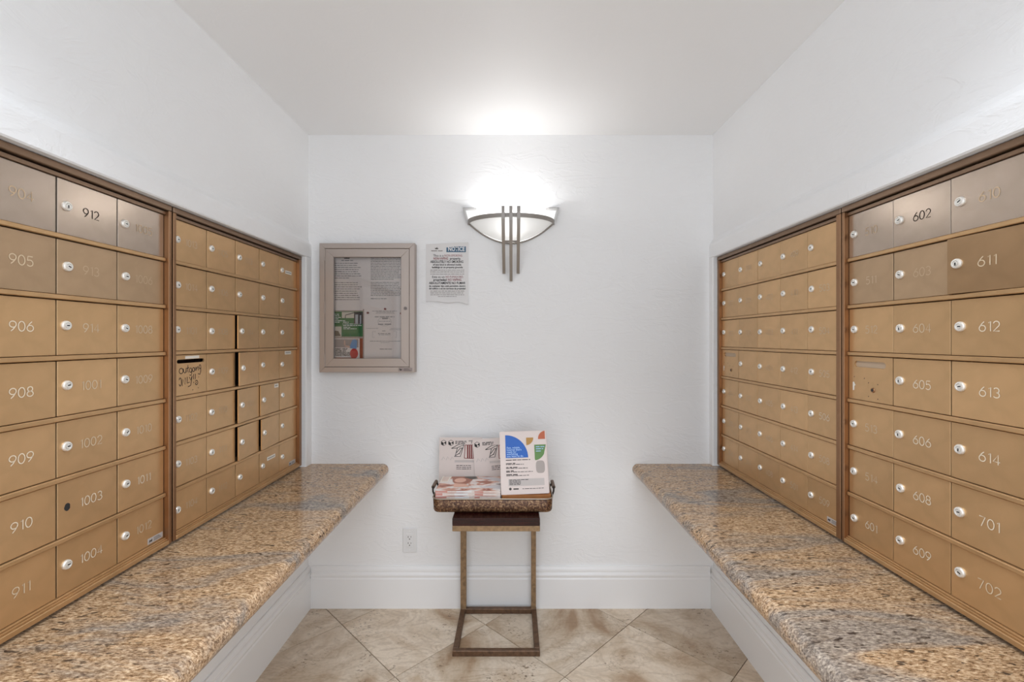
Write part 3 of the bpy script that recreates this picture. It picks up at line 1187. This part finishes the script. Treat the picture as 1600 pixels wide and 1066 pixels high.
LN = [
    (0.785, 0.0170, [('This is a ', 'black', -0.33, 0.24), ('NON-SMOKING', 'ink_red', -0.07, 0.42)], 0.0),
    (0.733, 0.0170, [('NON-VAPING', 'ink_red', -0.33, 0.35), ('property.', 'black', 0.06, 0.26)], 0.0003),
    (0.677, 0.0180, [('ABSOLUTELY NO SMOKING', 'black', -0.40, 0.78)], 0.0003),
    (0.632, 0.0125, [('of any kind is allowed inside', 'black', -0.34, 0.67)], 0.0003),
    (0.587, 0.0125, [('buildings or on property grounds.', 'black', -0.36, 0.73)], 0.0003),
    (0.415, 0.0165, [('Este es un', 'black', -0.36, 0.29), ('NO FUMADORES', 'ink_red', -0.04, 0.41)], 0.0),
    (0.365, 0.0165, [('propriedad', 'black', -0.33, 0.31), ('NO VAPING.', 'ink_red', 0.01, 0.33)], 0.0003),
    (0.308, 0.0170, [('ABSOLUTAMENTE NO FUMAR', 'black', -0.43, 0.86)], 0.0003),
    (0.262, 0.0120, [('de cualquier tipo está permitido dentro', 'black', -0.43, 0.86)], 0.0003),
    (0.218, 0.0120, [('del edificio o en los terrenos de propiedad', 'black', -0.43, 0.86)], 0.0003),
]
for v, sz, parts, bold in LN:
    for s, mk, u, wf in parts:
        put_text(nt_, s, u * NW, v * NH, sz, M[mk], bold, -0.0016, wf * NW, 'LEFT')
b = MB()
for v in (0.547, 0.515, 0.478, 0.182, 0.150, 0.118, 0.088):
    if v == 0.182:
        b.build('print', M['ink_light'], nt_)
        b = MB()
    k = 0.22 if v < 0.09 else 0.40
    bars(b, -NW * k, NW * k, v * NH, 0.0032, -0.0016)
b.build('print', M['ink_light'], nt_)

# ------------------------------------------------------------------ wall sconce
M['nickel'] = plain('brushed_nickel', srgb(150, 144, 138), 0.42, 0.6)
sx = at(798.5, 340, YB)[0]
SZ = 1.978           # rim height
RX, RY, BD = 0.216, 0.155, 0.098
sc = bpy.data.objects.new('wall_sconce', None)
COL.objects.link(sc)
sc.location = (sx, YB, SZ)
tag(sc, 'lit frosted-glass bowl wall sconce with nickel rim and three hanging bars', 'wall lamp')


def shade_mat():
    m, nt, b = new_mat('lit_frosted_glass')
    b.inputs['Base Color'].default_value = (0.9, 0.9, 0.88, 1)
    b.inputs['Roughness'].default_value = 0.25
    b.inputs['Emission Color'].default_value = (1.0, 0.985, 0.96, 1)
    b.inputs['Emission Strength'].default_value = 0.30
    tl = nt.nodes.new('ShaderNodeBsdfTranslucent')
    tl.inputs[0].default_value = (0.13, 0.13, 0.128, 1)
    mx = nt.nodes.new('ShaderNodeMixShader')
    mx.inputs[0].default_value = 0.45
    nt.links.new(b.outputs[0], mx.inputs[1])
    nt.links.new(tl.outputs[0], mx.inputs[2])
    nt.links.new(mx.outputs[0], nt.nodes['Material Output'].inputs[0])
    return m


b = MB()
NA, NB = 28, 10
v = []
for j in range(NB + 1):
    cr = 1.0 - j / NB                    # 1 = rim, 0 = lowest point
    zz = -BD * (1.0 - cr ** 2)
    for i in range(NA + 1):
        a = PI * i / NA
        v.append((RX * cr * math.cos(a), -0.004 - (RY * cr) * math.sin(a), zz))
f = [(j * (NA + 1) + i, (j + 1) * (NA + 1) + i, (j + 1) * (NA + 1) + i + 1, j * (NA + 1) + i + 1) for j in range(NB) for i in range(NA)]
b.add(v, f, 0, True)
b.build('glass_bowl', shade_mat(), sc)
b = MB()                                   # flat rim band around the bowl
NP = 36
band = []
for i in range(NP + 1):
    a = PI * i / NP
    for rr, zz in ((0.0, -0.010), (0.007, -0.010), (0.007, 0.010), (0.0, 0.010)):
        band.append(((RX + rr) * math.cos(a), -0.002 - (RY + rr) * math.sin(a), zz))
f = []
for i in range(NP):
    for q in range(4):
        f.append((i * 4 + q, (i + 1) * 4 + q, (i + 1) * 4 + (q + 1) % 4, i * 4 + (q + 1) % 4))
f += [(0, 1, 2, 3), (NP * 4 + 3, NP * 4 + 2, NP * 4 + 1, NP * 4)]
b.add(band, f)
b.build('rim_band', M['nickel'], sc)
b = MB()                                   # wall bracket following the underside of the bowl
pts = [((RX + 0.002) * (i - 15) / 15, -0.005, -(BD + 0.004) * (1 - ((i - 15) / 15) ** 2) - 0.003) for i in range(31)]
b.tube(pts, 0.0045, 6)
b.build('wall_bracket', M['nickel'], sc)
for sgn in (-1, 1):                        # flared ears at both ends
    b = MB()
    e = [(sgn * (RX - 0.002), -0.003), (sgn * (RX + 0.006), -0.003), (sgn * (RX + 0.030), 0.072), (sgn * (RX + 0.020), 0.074)]
    e2 = e if sgn > 0 else e[::-1]
    b.prism(e2, -0.030, -0.001, 'y')
    tp = [(sgn * (RX + 0.028), -0.001), (sgn * (RX - 0.034), -0.001), (sgn * (RX - 0.040), -0.020), (sgn * (RX - 0.022), -0.032), (sgn * (RX + 0.022), -0.032)]
    if sgn > 0:
        tp = tp[::-1]
    b.prism(tp, 0.066, 0.072, 'z')
    b.build('end_bracket', plain('pale_nickel_bracket', srgb(176, 174, 172), 0.35, 0.5), sc)
for k, (px, zb) in enumerate(((-0.0375, -0.262), (0.0, -0.300), (0.0375, -0.262))):
    b = MB()
    w2 = 0.0086
    y_top, y_bot = -RY - 0.014, -0.012
    n = 10
    v = []
    for i in range(n + 1):
        t = i / n
        zz = 0.040 + (zb - 0.040) * t
        yy = y_top + (y_bot - y_top) * max(0.0, (t - 0.15) / 0.85) ** 1.25
        xx = px * (1.0 - 0.04 * t)
        ww = w2 * (1.0 - 0.15 * t)
        v += [(xx - ww, yy - 0.006, zz), (xx + ww, yy - 0.006, zz), (xx + ww, yy + 0.006, zz), (xx - ww, yy + 0.006, zz)]
    f = [(0, 1, 2, 3), (n * 4 + 3, n * 4 + 2, n * 4 + 1, n * 4)]
    for i in range(n):
        for q in range(4):
            f.append((i * 4 + q, (i + 1) * 4 + q, (i + 1) * 4 + (q + 1) % 4, i * 4 + (q + 1) % 4))
    b.add(v, f)
    b.build('hanging_bar', M['nickel'], sc)
b = MB()
for xx in (-0.019, 0.019):
    b.tube([(xx - 0.014, -0.058, -0.106), (xx + 0.014, -0.058, -0.106)], 0.005, 8)
b.build('bar_spacer', M['nickel'], sc)
b = MB()
b.tube([(-0.055, -0.062, -0.035), (0.055, -0.062, -0.035)], 0.012, 12)
b.build('bulb', [plain('lit_bulb', (1, 1, 1, 1), 0.5)], sc)
bm_ = bpy.data.materials['lit_bulb'].node_tree.nodes['Principled BSDF']
bm_.inputs['Emission Color'].default_value = (1, 0.97, 0.93, 1)
bm_.inputs['Emission Strength'].default_value = 12.0
ld = bpy.data.lights.new('sconce_lamp', 'POINT')
ld.energy = SCONCE_W
ld.color = (0.99, 0.99, 1.0)
ld.shadow_soft_size = 0.03
lo = bpy.data.objects.new('sconce_lamp', ld)
COL.objects.link(lo)
lo.parent = sc
lo.location = (0, -0.075, -0.004)

# ------------------------------------------------------------------ power outlet
x, _, z = at(640.5, 844, YB)
out = bpy.data.objects.new('wall_outlet', None)
COL.objects.link(out)
out.location = (x, YB, z)
tag(out, 'white duplex power outlet low on the back wall beside the table', 'outlet')
b = MB()
b.bbox(-0.0365, 0.0365, -0.006, 0, -0.0625, 0.0625, 0.003, 0, 2)
b.build('cover_plate', plain('white_outlet_plastic', (0.78, 0.78, 0.78, 1), 0.35), out)
b = MB()
b.bbox(-0.0175, 0.0175, -0.0078, -0.004, -0.035, 0.035, 0.0012)
ins = b.build('receptacle', bpy.data.materials['white_outlet_plastic'], out)
b = MB()
for zz in (0.019, -0.013):
    b.rect(-0.0085, -0.0055, zz - 0.004, zz + 0.004, -0.0081)
    b.rect(0.0055, 0.0080, zz - 0.0035, zz + 0.0035, -0.0081)
    b.flat([(0.0030 * math.cos(k * PI / 5), zz - 0.011 + 0.003 * math.sin(k * PI / 5)) for k in range(10)], -0.0081)
b.build('socket_holes', M['ink'], ins)
b = MB()
for zz in (0.048, -0.048):
    b.tube([(0, -0.006, zz), (0, -0.007, zz)], 0.0028, 10)
b.build('plate_screw', M['base'], out)

# ------------------------------------------------------------------ side table
M['tan_metal'] = plain('worn_tan_metal', srgb(152, 124, 92), 0.5, 0.35, noise=0.8, nscale=60)
M['brown_metal'] = plain('worn_brown_metal', srgb(104, 78, 58), 0.45, 0.4, noise=0.8, nscale=60)


def wood():
    m, nt, b = new_mat('dark_mahogany')
    v = coords(nt)
    n1 = noise(nt, mapping(nt, v, (1.5, 22.0, 22.0)), 6.0, 5, 0.6, 0.6)
    c = ramp(nt, n1, [(0.3, srgb(26, 7, 7)), (0.55, srgb(42, 13, 11)), (0.75, srgb(60, 24, 19))])
    nt.links.new(c, b.inputs['Base Color'])
    b.inputs['Roughness'].default_value = 0.22
    b.inputs['Specular IOR Level'].default_value = 0.35
    return m


M['wood'] = wood()
tb = bpy.data.objects.new('side_table', None)
COL.objects.link(tb)
tb.location = (-0.075, 2.17, 0)
tag(tb, 'small C-shaped side table with tan metal legs and dark wood top', 'side table')
TX0, TX1, TY0, TY1 = -0.190, 0.191, -0.170, 0.170
b = MB()
b.bbox(TX0, TX1, TY0, TY1, 0.568, 0.602, 0.002)
b.build('table_top', M['wood'], tb)


def bar(name, mat, *r):
    b = MB()
    b.bbox(*r, 0.0015)
    return b.build(name, mat, tb)


q = 0.024
bar('top_frame_bar', M['tan_metal'], TX0, TX1, TY0 + 0.001, TY0 + q, 0.544, 0.5678)
bar('top_frame_bar', M['tan_metal'], TX0, TX1, TY1 - q, TY1 - 0.001, 0.544, 0.5678)
bar('top_frame_bar', M['tan_metal'], TX0, TX0 + q, TY0 + q, TY1 - q, 0.5445, 0.5675)
bar('top_frame_bar', M['tan_metal'], TX1 - q, TX1, TY0 + q, TY1 - q, 0.5445, 0.5675)
bar('leg', M['tan_metal'], TX0, TX0 + q + 0.004, TY1 - 0.028, TY1 - 0.004, 0.0245, 0.5442)
bar('leg', M['tan_metal'], TX1 - q - 0.002, TX1 - 0.002, TY1 - 0.028, TY1 - 0.004, 0.0245, 0.5442)
bar('base_bar', M['brown_metal'], TX0, TX1, TY0 + 0.001, TY0 + q, 0.0, 0.0245)
bar('base_bar', M['brown_metal'], TX0, TX1, TY1 - q - 0.004, TY1 - 0.004, 0.0, 0.0245)
bar('base_bar', M['brown_metal'], TX0, TX0 + q, TY0 + q, TY1 - q - 0.004, 0.0, 0.024)
bar('base_bar', M['brown_metal'], TX1 - q, TX1, TY0 + q, TY1 - q - 0.004, 0.0, 0.024)


# ------------------------------------------------------------------ tray
def antique():
    m, nt, b = new_mat('mottled_antique_metal')
    v = coords(nt)
    n1 = noise(nt, v, 95.0, 4, 0.6, 0.6)
    n2 = noise(nt, v, 22.0, 3, 0.5)
    c = ramp(nt, n1, [(0.34, srgb(58, 34, 24)), (0.50, srgb(104, 70, 46)), (0.62, srgb(158, 126, 92)), (0.74, srgb(190, 164, 130))])
    t = ramp(nt, n2, [(0.3, (0.55, 0.5, 0.48, 1)), (0.65, (1.05, 1.05, 1.05, 1))])
    nt.links.new(mixc(nt, 1.0, c, t, 'MULTIPLY'), b.inputs['Base Color'])
    b.inputs['Metallic'].default_value = 0.35
    b.inputs['Roughness'].default_value = 0.45
    return m


M['antique'] = antique()
ty = bpy.data.objects.new('serving_tray', None)
COL.objects.link(ty)
ty.location = (-0.0925, 2.1925, 0.6025)
tag(ty, 'mottled brown metal tray with rim and side handles on the small table', 'tray')


def rrect(hw, hd, r, n=6):
    pts = []
    for cx, cy, a0 in ((hw - r, hd - r, 0), (-hw + r, hd - r, 90), (-hw + r, -hd + r, 180), (hw - r, -hd + r, 270)):
        for k in range(n + 1):
            a = math.radians(a0 + 90 * k / n)
            pts.append((cx + r * math.cos(a), cy + r * math.sin(a)))
    return pts


HW, HDp, TH_ = 0.270, 0.139, 0.063
prof = [(0.016, 0.0, 0), (0.006, 0.004, 0), (0.002, 0.012, 0), (0.0, TH_, 0), (0.003, TH_, 0), (0.005, 0.014, 0), (0.018, 0.0035, 0)]
rings = [[(p[0], p[1], z) for p in rrect(HW - i, HDp - i, max(0.034 - i, 0.012))] for i, z, _ in prof]
n = len(rings[0])
b = MB()
v = [p for rg in rings for p in rg]
f = [(i * n + k, i * n + (k + 1) % n, (i + 1) * n + (k + 1) % n, (i + 1) * n + k) for i in range(len(rings) - 1) for k in range(n)]
b.add(v, f, 0, True)
b.add(rings[0], [list(range(n))[::-1]])
b.add(rings[-1], [list(range(n))])
b.build('tray_body', M['antique'], ty)
b = MB()
b.tube([(p[0], p[1], TH_ + 0.001) for p in rrect(HW, HDp, 0.034)], 0.0032, 8, 0, True)
b.build('rim_wire', plain('pewter_rim', srgb(168, 156, 142), 0.35, 0.6), ty)
M['iron'] = plain('black_iron', srgb(38, 30, 28), 0.5, 0.4)
for sgn in (-1, 1):
    b = MB()
    X = sgn * (HW + 0.001)
    b.tube([(X, -0.062, TH_ - 0.012), (X + sgn * 0.008, -0.060, TH_ + 0.010), (X + sgn * 0.010, -0.050, TH_ + 0.024),
            (X + sgn * 0.010, 0.050, TH_ + 0.024), (X + sgn * 0.008, 0.060, TH_ + 0.010), (X, 0.062, TH_ - 0.012)], 0.0042, 8)
    hd = b.build('handle', M['iron'], ty)
    b = MB()
    b.tube([(X + sgn * 0.010, -0.042, TH_ + 0.024), (X + sgn * 0.010, 0.042, TH_ + 0.024)], [0.0085, 0.0085], 12)
    b.build('grip', plain('worn_wood_grip', srgb(104, 84, 68), 0.5), hd)

# ------------------------------------------------------------------ magazines in the tray
def cover(name, stops, sc_):
    m, nt, b = new_mat(name)
    v = coords(nt)
    n1 = noise(nt, mapping(nt, v, (1.0, 1.6, 1.0)), sc_, 3, 0.5, 1.0)
    nt.links.new(ramp(nt, n1, stops), b.inputs['Base Color'])
    b.inputs['Roughness'].default_value = 0.22
    return m


M['cover'] = cover('glossy_portrait_cover', [(0.36, srgb(150, 84, 66)), (0.44, srgb(214, 160, 138)), (0.5, srgb(226, 214, 208)),
                                             (0.6, srgb(236, 230, 226)), (0.7, srgb(150, 140, 138))], 11.0)
M['pages'] = plain('magazine_pages', srgb(222, 208, 200), 0.6, noise=0.25, nscale=300)
M['spine_pink'] = plain('pink_cover_edge', srgb(198, 142, 132), 0.5)
MZ0 = 0.6025 + 0.0045
mt = [0.0135] * 6 + [0.010]
zz = MZ0
mw, md = 0.292, 0.214
mags = ['bottom magazine of the pile lying in the tray', 'second magazine from the bottom of the pile in the tray',
        'third magazine from the bottom of the pile in the tray', 'middle magazine of the pile in the tray',
        'third magazine from the top of the pile in the tray', 'second magazine from the top of the pile in the tray',
        'top magazine of the pile in the tray with glossy portrait cover']
for k, t in enumerate(mt):
    o = bpy.data.objects.new('magazine', None)
    COL.objects.link(o)
    o.location = (-0.2050 + random.uniform(-0.002, 0.002), 2.1745 + random.uniform(-0.002, 0.002), zz)
    o.rotation_euler = (0, 0, math.radians(random.uniform(-0.5, 0.5)))
    tag(o, mags[k], 'magazine', 'magazines piled in the tray')
    b = MB()
    b.box(-mw / 2 + 0.001, mw / 2 - 0.001, -md / 2 + 0.0012, md / 2 - 0.001, 0.0006, t - 0.0012)
    b.build('pages', M['pages'], o)
    b = MB()
    b.box(-mw / 2, mw / 2, -md / 2, md / 2, t - 0.0012, t - 0.0003)
    b.box(-mw / 2, mw / 2, -md / 2, md / 2, 0.0, 0.0006)
    b.build('cover', M['cover'], o)
    b = MB()      # printed fore-edge patches
    b.rect(-mw / 2, -mw / 2 + random.uniform(0.03, 0.06), 0.0006, t - 0.0012, -md / 2 + 0.0006, 0)
    xa = -mw / 2 + random.uniform(0.08, 0.10)
    b.rect(xa, xa + random.uniform(0.05, 0.08), 0.0008, t - 0.0014, -md / 2 + 0.0006, 1)
    b.rect(0.03, 0.05 + random.uniform(0.0, 0.02), 0.0008, t - 0.003, -md / 2 + 0.0006, 0)
    b.build('edge_print', [M['spine_pink'], M['paper']], o)
    if k == len(mt) - 1:
        b = MB()
        def top(poly, mi, lift):
            b.add([(p[0], p[1], t - 0.0003 + lift) for p in poly], [list(range(len(poly)))], mi)
        top([(-0.146, 0.02), (-0.11, 0.02), (-0.10, 0.106), (-0.146, 0.106)], 0, 0.0002)
        top([(-0.10, 0.106), (-0.085, 0.02), (-0.06, -0.03), (-0.02, -0.02), (0.005, 0.04), (0.01, 0.106)], 1, 0.0003)
        top([(p[0], p[1]) for p in arc(-0.052, 0.045, 0.028, 0.036, 0, 350, 16)], 2, 0.0005)
        top([(-0.04, 0.095), (0.00, 0.06), (0.03, 0.07), (0.02, 0.106), (-0.03, 0.106)], 3, 0.0006)
        top([(-0.075, 0.0), (-0.02, -0.01), (0.0, -0.05), (-0.07, -0.06)], 2, 0.0005)
        top([(0.02, 0.02), (0.075, 0.045), (0.10, 0.02), (0.085, -0.005)], 1, 0.0005)
        top([(0.05, -0.06), (0.146, -0.08), (0.146, -0.03), (0.10, -0.03)], 4, 0.0004)
        top([(0.02, 0.09), (0.10, 0.10), (0.146, 0.07), (0.146, 0.02), (0.10, 0.05)], 4, 0.0003)
        b.build('cover_print', [M['sticker'], plain('auburn_print', srgb(160, 98, 76), 0.25), plain('peach_print', srgb(228, 178, 156), 0.25),
                                plain('dark_leaf_print', srgb(62, 58, 46), 0.25), plain('pale_grey_print', srgb(204, 200, 202), 0.25)], o)
        b = MB()
        for (a, c) in ((-0.142, -0.112),):
            for r_ in range(4):
                b.add([(a, 0.09 - 0.018 * r_, t), (c, 0.09 - 0.018 * r_, t), (c, 0.096 - 0.018 * r_, t), (a, 0.096 - 0.018 * r_, t)], [(0, 1, 2, 3)])
        b.build('cover_text', M['spine_pink'], o)
    zz += t + 0.0002
MTOP = zz

# ------------------------------------------------------------------ flyers and brochures standing in the tray
M['flyer'] = plain('off_white_flyer', srgb(218, 206, 200), 0.6)
M['crimson'] = plain('dark_red_print', srgb(122, 46, 44), 0.6)
M['shade_print'] = plain('pale_grey_panel', srgb(192, 184, 180), 0.6)


def flyer(x, y, z, rot, label, double_logo):
    W, Hh = 0.216, 0.279
    o = sheet('flyer', W, Hh, M['flyer'], (x, y, z), rot, 0.0012)
    tag(o, label, 'flyer', 'flyers standing behind the magazines')
    X = lambda u: -W / 2 + u * W
    b = MB()
    for u in ((0.10, 0.27) if double_logo else (0.10,)):
        c, r = (X(u), Hh * 0.905), 0.014
        hexa = [(c[0] + r * math.cos(math.radians(90 + 60 * k)), c[1] + r * math.sin(math.radians(90 + 60 * k))) for k in range(6)]
        for k in range(6):
            if k in (1, 2, 4):
                b.flat([c, hexa[k], hexa[(k + 1) % 6]], -0.0004)
        b.ribbon(hexa, 0.0022, -0.0004, 0, True)
    b.build('logo', M['black'], o)
    b = MB()
    u0 = 0.37 if double_logo else 0.22
    for k, v in enumerate((0.925, 0.905, 0.885)):
        bars(b, X(u0), X(u0 + 0.26 - 0.03 * (k == 2)), v * Hh, 0.004, -0.0004)
    bars(b, X(0.68), X(0.92), 0.935 * Hh, 0.003, -0.0004)
    for k, v in enumerate((0.50, 0.47, 0.44)):
        bars(b, X(0.40), X(0.74), v * Hh, 0.0035, -0.0004)
    b.build('print', M['ink'], o)
    # drawing of open and standing books
    b = MB()
    for pts in ([(0.28, 0.795), (0.44, 0.845), (0.58, 0.845), (0.40, 0.80), (0.28, 0.795)],
                [(0.42, 0.80), (0.38, 0.715), (0.35, 0.69), (0.49, 0.69), (0.57, 0.84)],
                [(0.40, 0.74), (0.49, 0.80), (0.54, 0.80)], [(0.37, 0.70), (0.48, 0.735)], [(0.53, 0.80), (0.46, 0.72)],
                [(0.74, 0.86), (0.77, 0.905), (0.80, 0.86)]):
        b.ribbon([(X(p[0]), (0.765 + (p[1] - 0.765) * 1.35) * Hh) for p in pts], 0.0030, -0.0004)
    b.build('drawing', M['black'], o)
    b = MB()
    b.ribbon([(X(u), v * Hh) for u, v in ((0.60, 0.865), (0.82, 0.87), (0.88, 0.625), (0.585, 0.635))], 0.0045, -0.0004, 0, True)
    for u in (0.655, 0.70, 0.745, 0.79):
        b.ribbon([(X(u), 0.865 * Hh), (X(u + 0.007), 0.635 * Hh)], 0.007, -0.0004)
    b.build('drawing', M['crimson'], o)
    b = MB()
    b.rect(X(0.36), X(0.98), 0.56 * Hh, 0.60 * Hh, -0.0003)
    for k in range(3):
        b.ribbon([(X(0.06 + 0.1 * k), 0.60 * Hh), (X(0.10 + 0.1 * k), 0.66 * Hh), (X(0.13 + 0.1 * k), 0.62 * Hh)], 0.003, -0.0003)
    b.build('panel', M['shade_print'], o)
    return o


flyer(-0.263, 2.291, 0.6075, (math.radians(-5), 0, 0), 'off-white flyer with two dark logos leaning behind the magazines', True)
flyer(-0.075, 2.2855, 0.6075, (math.radians(-4), math.radians(-4.5), 0), 'off-white flyer with one logo, half hidden by the blue brochure', False)

# low brown carton the brochures stand on
bx_ = bpy.data.objects.new('cardboard_box', None)
COL.objects.link(bx_)
bx_.location = (0.058, 2.1390, 0.6070)
bx_.rotation_euler = (0, 0, math.radians(2.0))
tag(bx_, 'low brown cardboard carton under the brochures at the right of the tray', 'box')
M['card'] = plain('brown_cardboard', srgb(176, 116, 66), 0.7, noise=0.25, nscale=30)
b = MB()
b.bbox(-0.111, 0.111, -0.056, 0.056, 0.0, 0.0655, 0.0015)
b.build('carton', M['card'], bx_)
b = MB()
b.bbox(-0.1115, 0.1115, -0.0565, -0.001, 0.0655, 0.0675, 0.0005)
b.build('lid_flap', M['card'], bx_)
b = MB()
b.bbox(-0.1115, 0.1115, 0.001, 0.0565, 0.0655, 0.0675, 0.0005)
b.build('lid_flap', M['card'], bx_)

M['bro'] = plain('brochure_paper', srgb(220, 206, 200), 0.5)
for k in range(3):
    yy = 2.088 + 0.0055 * k
    o = sheet('brochure', 0.2165, 0.280, M['bro'], (0.0535 + 0.002 * k, yy, 0.6770), (math.radians(-16), math.radians(-1.6), math.radians(2.0)), 0.004)
    tag(o, ('front white brochure with large blue quarter disc and green shape in the tray', 'plain white brochure standing right behind the blue disc brochure',
            'rearmost white brochure of those standing on the brown carton')[k], 'brochure', 'brochures on the brown carton')
    if k:
        continue
    W, Hh = 0.2165, 0.280
    X = lambda u: -W / 2 + u * W
    Z = lambda v: Hh * v

    def quarter(cu, cv, ru, a0, mt_, name):
        b = MB()
        c = (X(cu), Z(cv))
        b.flat([c] + arc(c[0], c[1], ru, ru, a0, a0 + 90, 14), -0.0004)
        return b.build(name, mt_, o)
    quarter(0.12, 0.575, 0.104, 0, plain('bright_blue_print', srgb(22, 92, 182), 0.4), 'blue_quarter_disc')
    quarter(0.57, 0.895, 0.034, 270, plain('ochre_print', srgb(176, 130, 56), 0.4), 'ochre_quarter_disc')
    b = MB()
    c = (X(0.98), Z(0.865))
    b.flat([c] + arc(c[0], c[1], 0.033, 0.037, 90, 180, 10), -0.0004)
    b.build('rust_quarter_disc', plain('rust_orange_print', srgb(184, 92, 54), 0.4), o)
    b = MB()
    c = (X(0.74), Z(0.775))
    b.flat([(X(0.74), Z(0.775)), (X(0.74), Z(0.545)), ] + arc(X(0.74), Z(0.775), 0.055, 0.070, -88, -38, 8) + [(X(0.99), Z(0.775))], -0.0004)
    b.build('green_shape', plain('leaf_green_print', srgb(92, 132, 66), 0.4), o)
    M['pale_blue'] = plain('pale_blue_ink', srgb(168, 200, 240), 0.5)
    for q, s in enumerate(('Fast, reliable', 'internet that’s', 'ready for', 'everything', 'you want to do.')):
        put_text(o, s, X(0.145), Z(0.725 - 0.034 * q), 0.0120, M['pale_blue'], 0.0002, -0.0008, None, 'LEFT')
    b = MB()
    for q in range(3):
        bars(b, X(0.77), X(0.96 - 0.03 * q), Z(0.735 - 0.035 * q), 0.004, -0.0008, center=True)
    b.build('print', M['pale_blue'], o)
    b = MB()
    for u0, u1, v, hh in ((0.12, 0.64, 0.535, 0.004), (0.12, 0.34, 0.480, 0.0045), (0.12, 0.50, 0.466, 0.003), (0.12, 0.36, 0.418, 0.0045),
                          (0.12, 0.58, 0.404, 0.003), (0.12, 0.28, 0.360, 0.0045), (0.12, 0.70, 0.346, 0.003), (0.12, 0.36, 0.302, 0.0045),
                          (0.12, 0.60, 0.288, 0.003), (0.26, 0.38, 0.075, 0.007), (0.45, 0.90, 0.080, 0.003)):
        bars(b, X(u0), X(u1), Z(v), hh, -0.0006)
    b.flat([(X(0.195) + 0.006 * math.cos(a * PI / 6), Z(0.088) + 0.006 * math.sin(a * PI / 6)) for a in range(12)], -0.0006)
    b.build('print', M['ink'], o)
    b = MB()
    b.rect(X(0.16), X(0.92), Z(0.130), Z(0.240), -0.0004)
    b.build('panel', M['shade_print'], o)
    b = MB()
    for q in range(5):
        bars(b, X(0.18), X(0.42 + 0.18 * (q == 0)), Z(0.222 - 0.018 * q), 0.003, -0.0008)
    b.build('print', M['ink'], o)
    b = MB()
    b.flat([(X(0.85) + 0.0205 * sgn * abs(math.cos(a)) ** 0.6, Z(0.420) + 0.028 * math.copysign(abs(math.sin(a)) ** 0.6, math.sin(a)))
            for a in [2 * PI * q / 24 for q in range(24)] for sgn in [1 if math.cos(a) >= 0 else -1]], -0.0004)
    b.build('device_picture', plain('grey_device_print', srgb(166, 156, 150), 0.4), o)
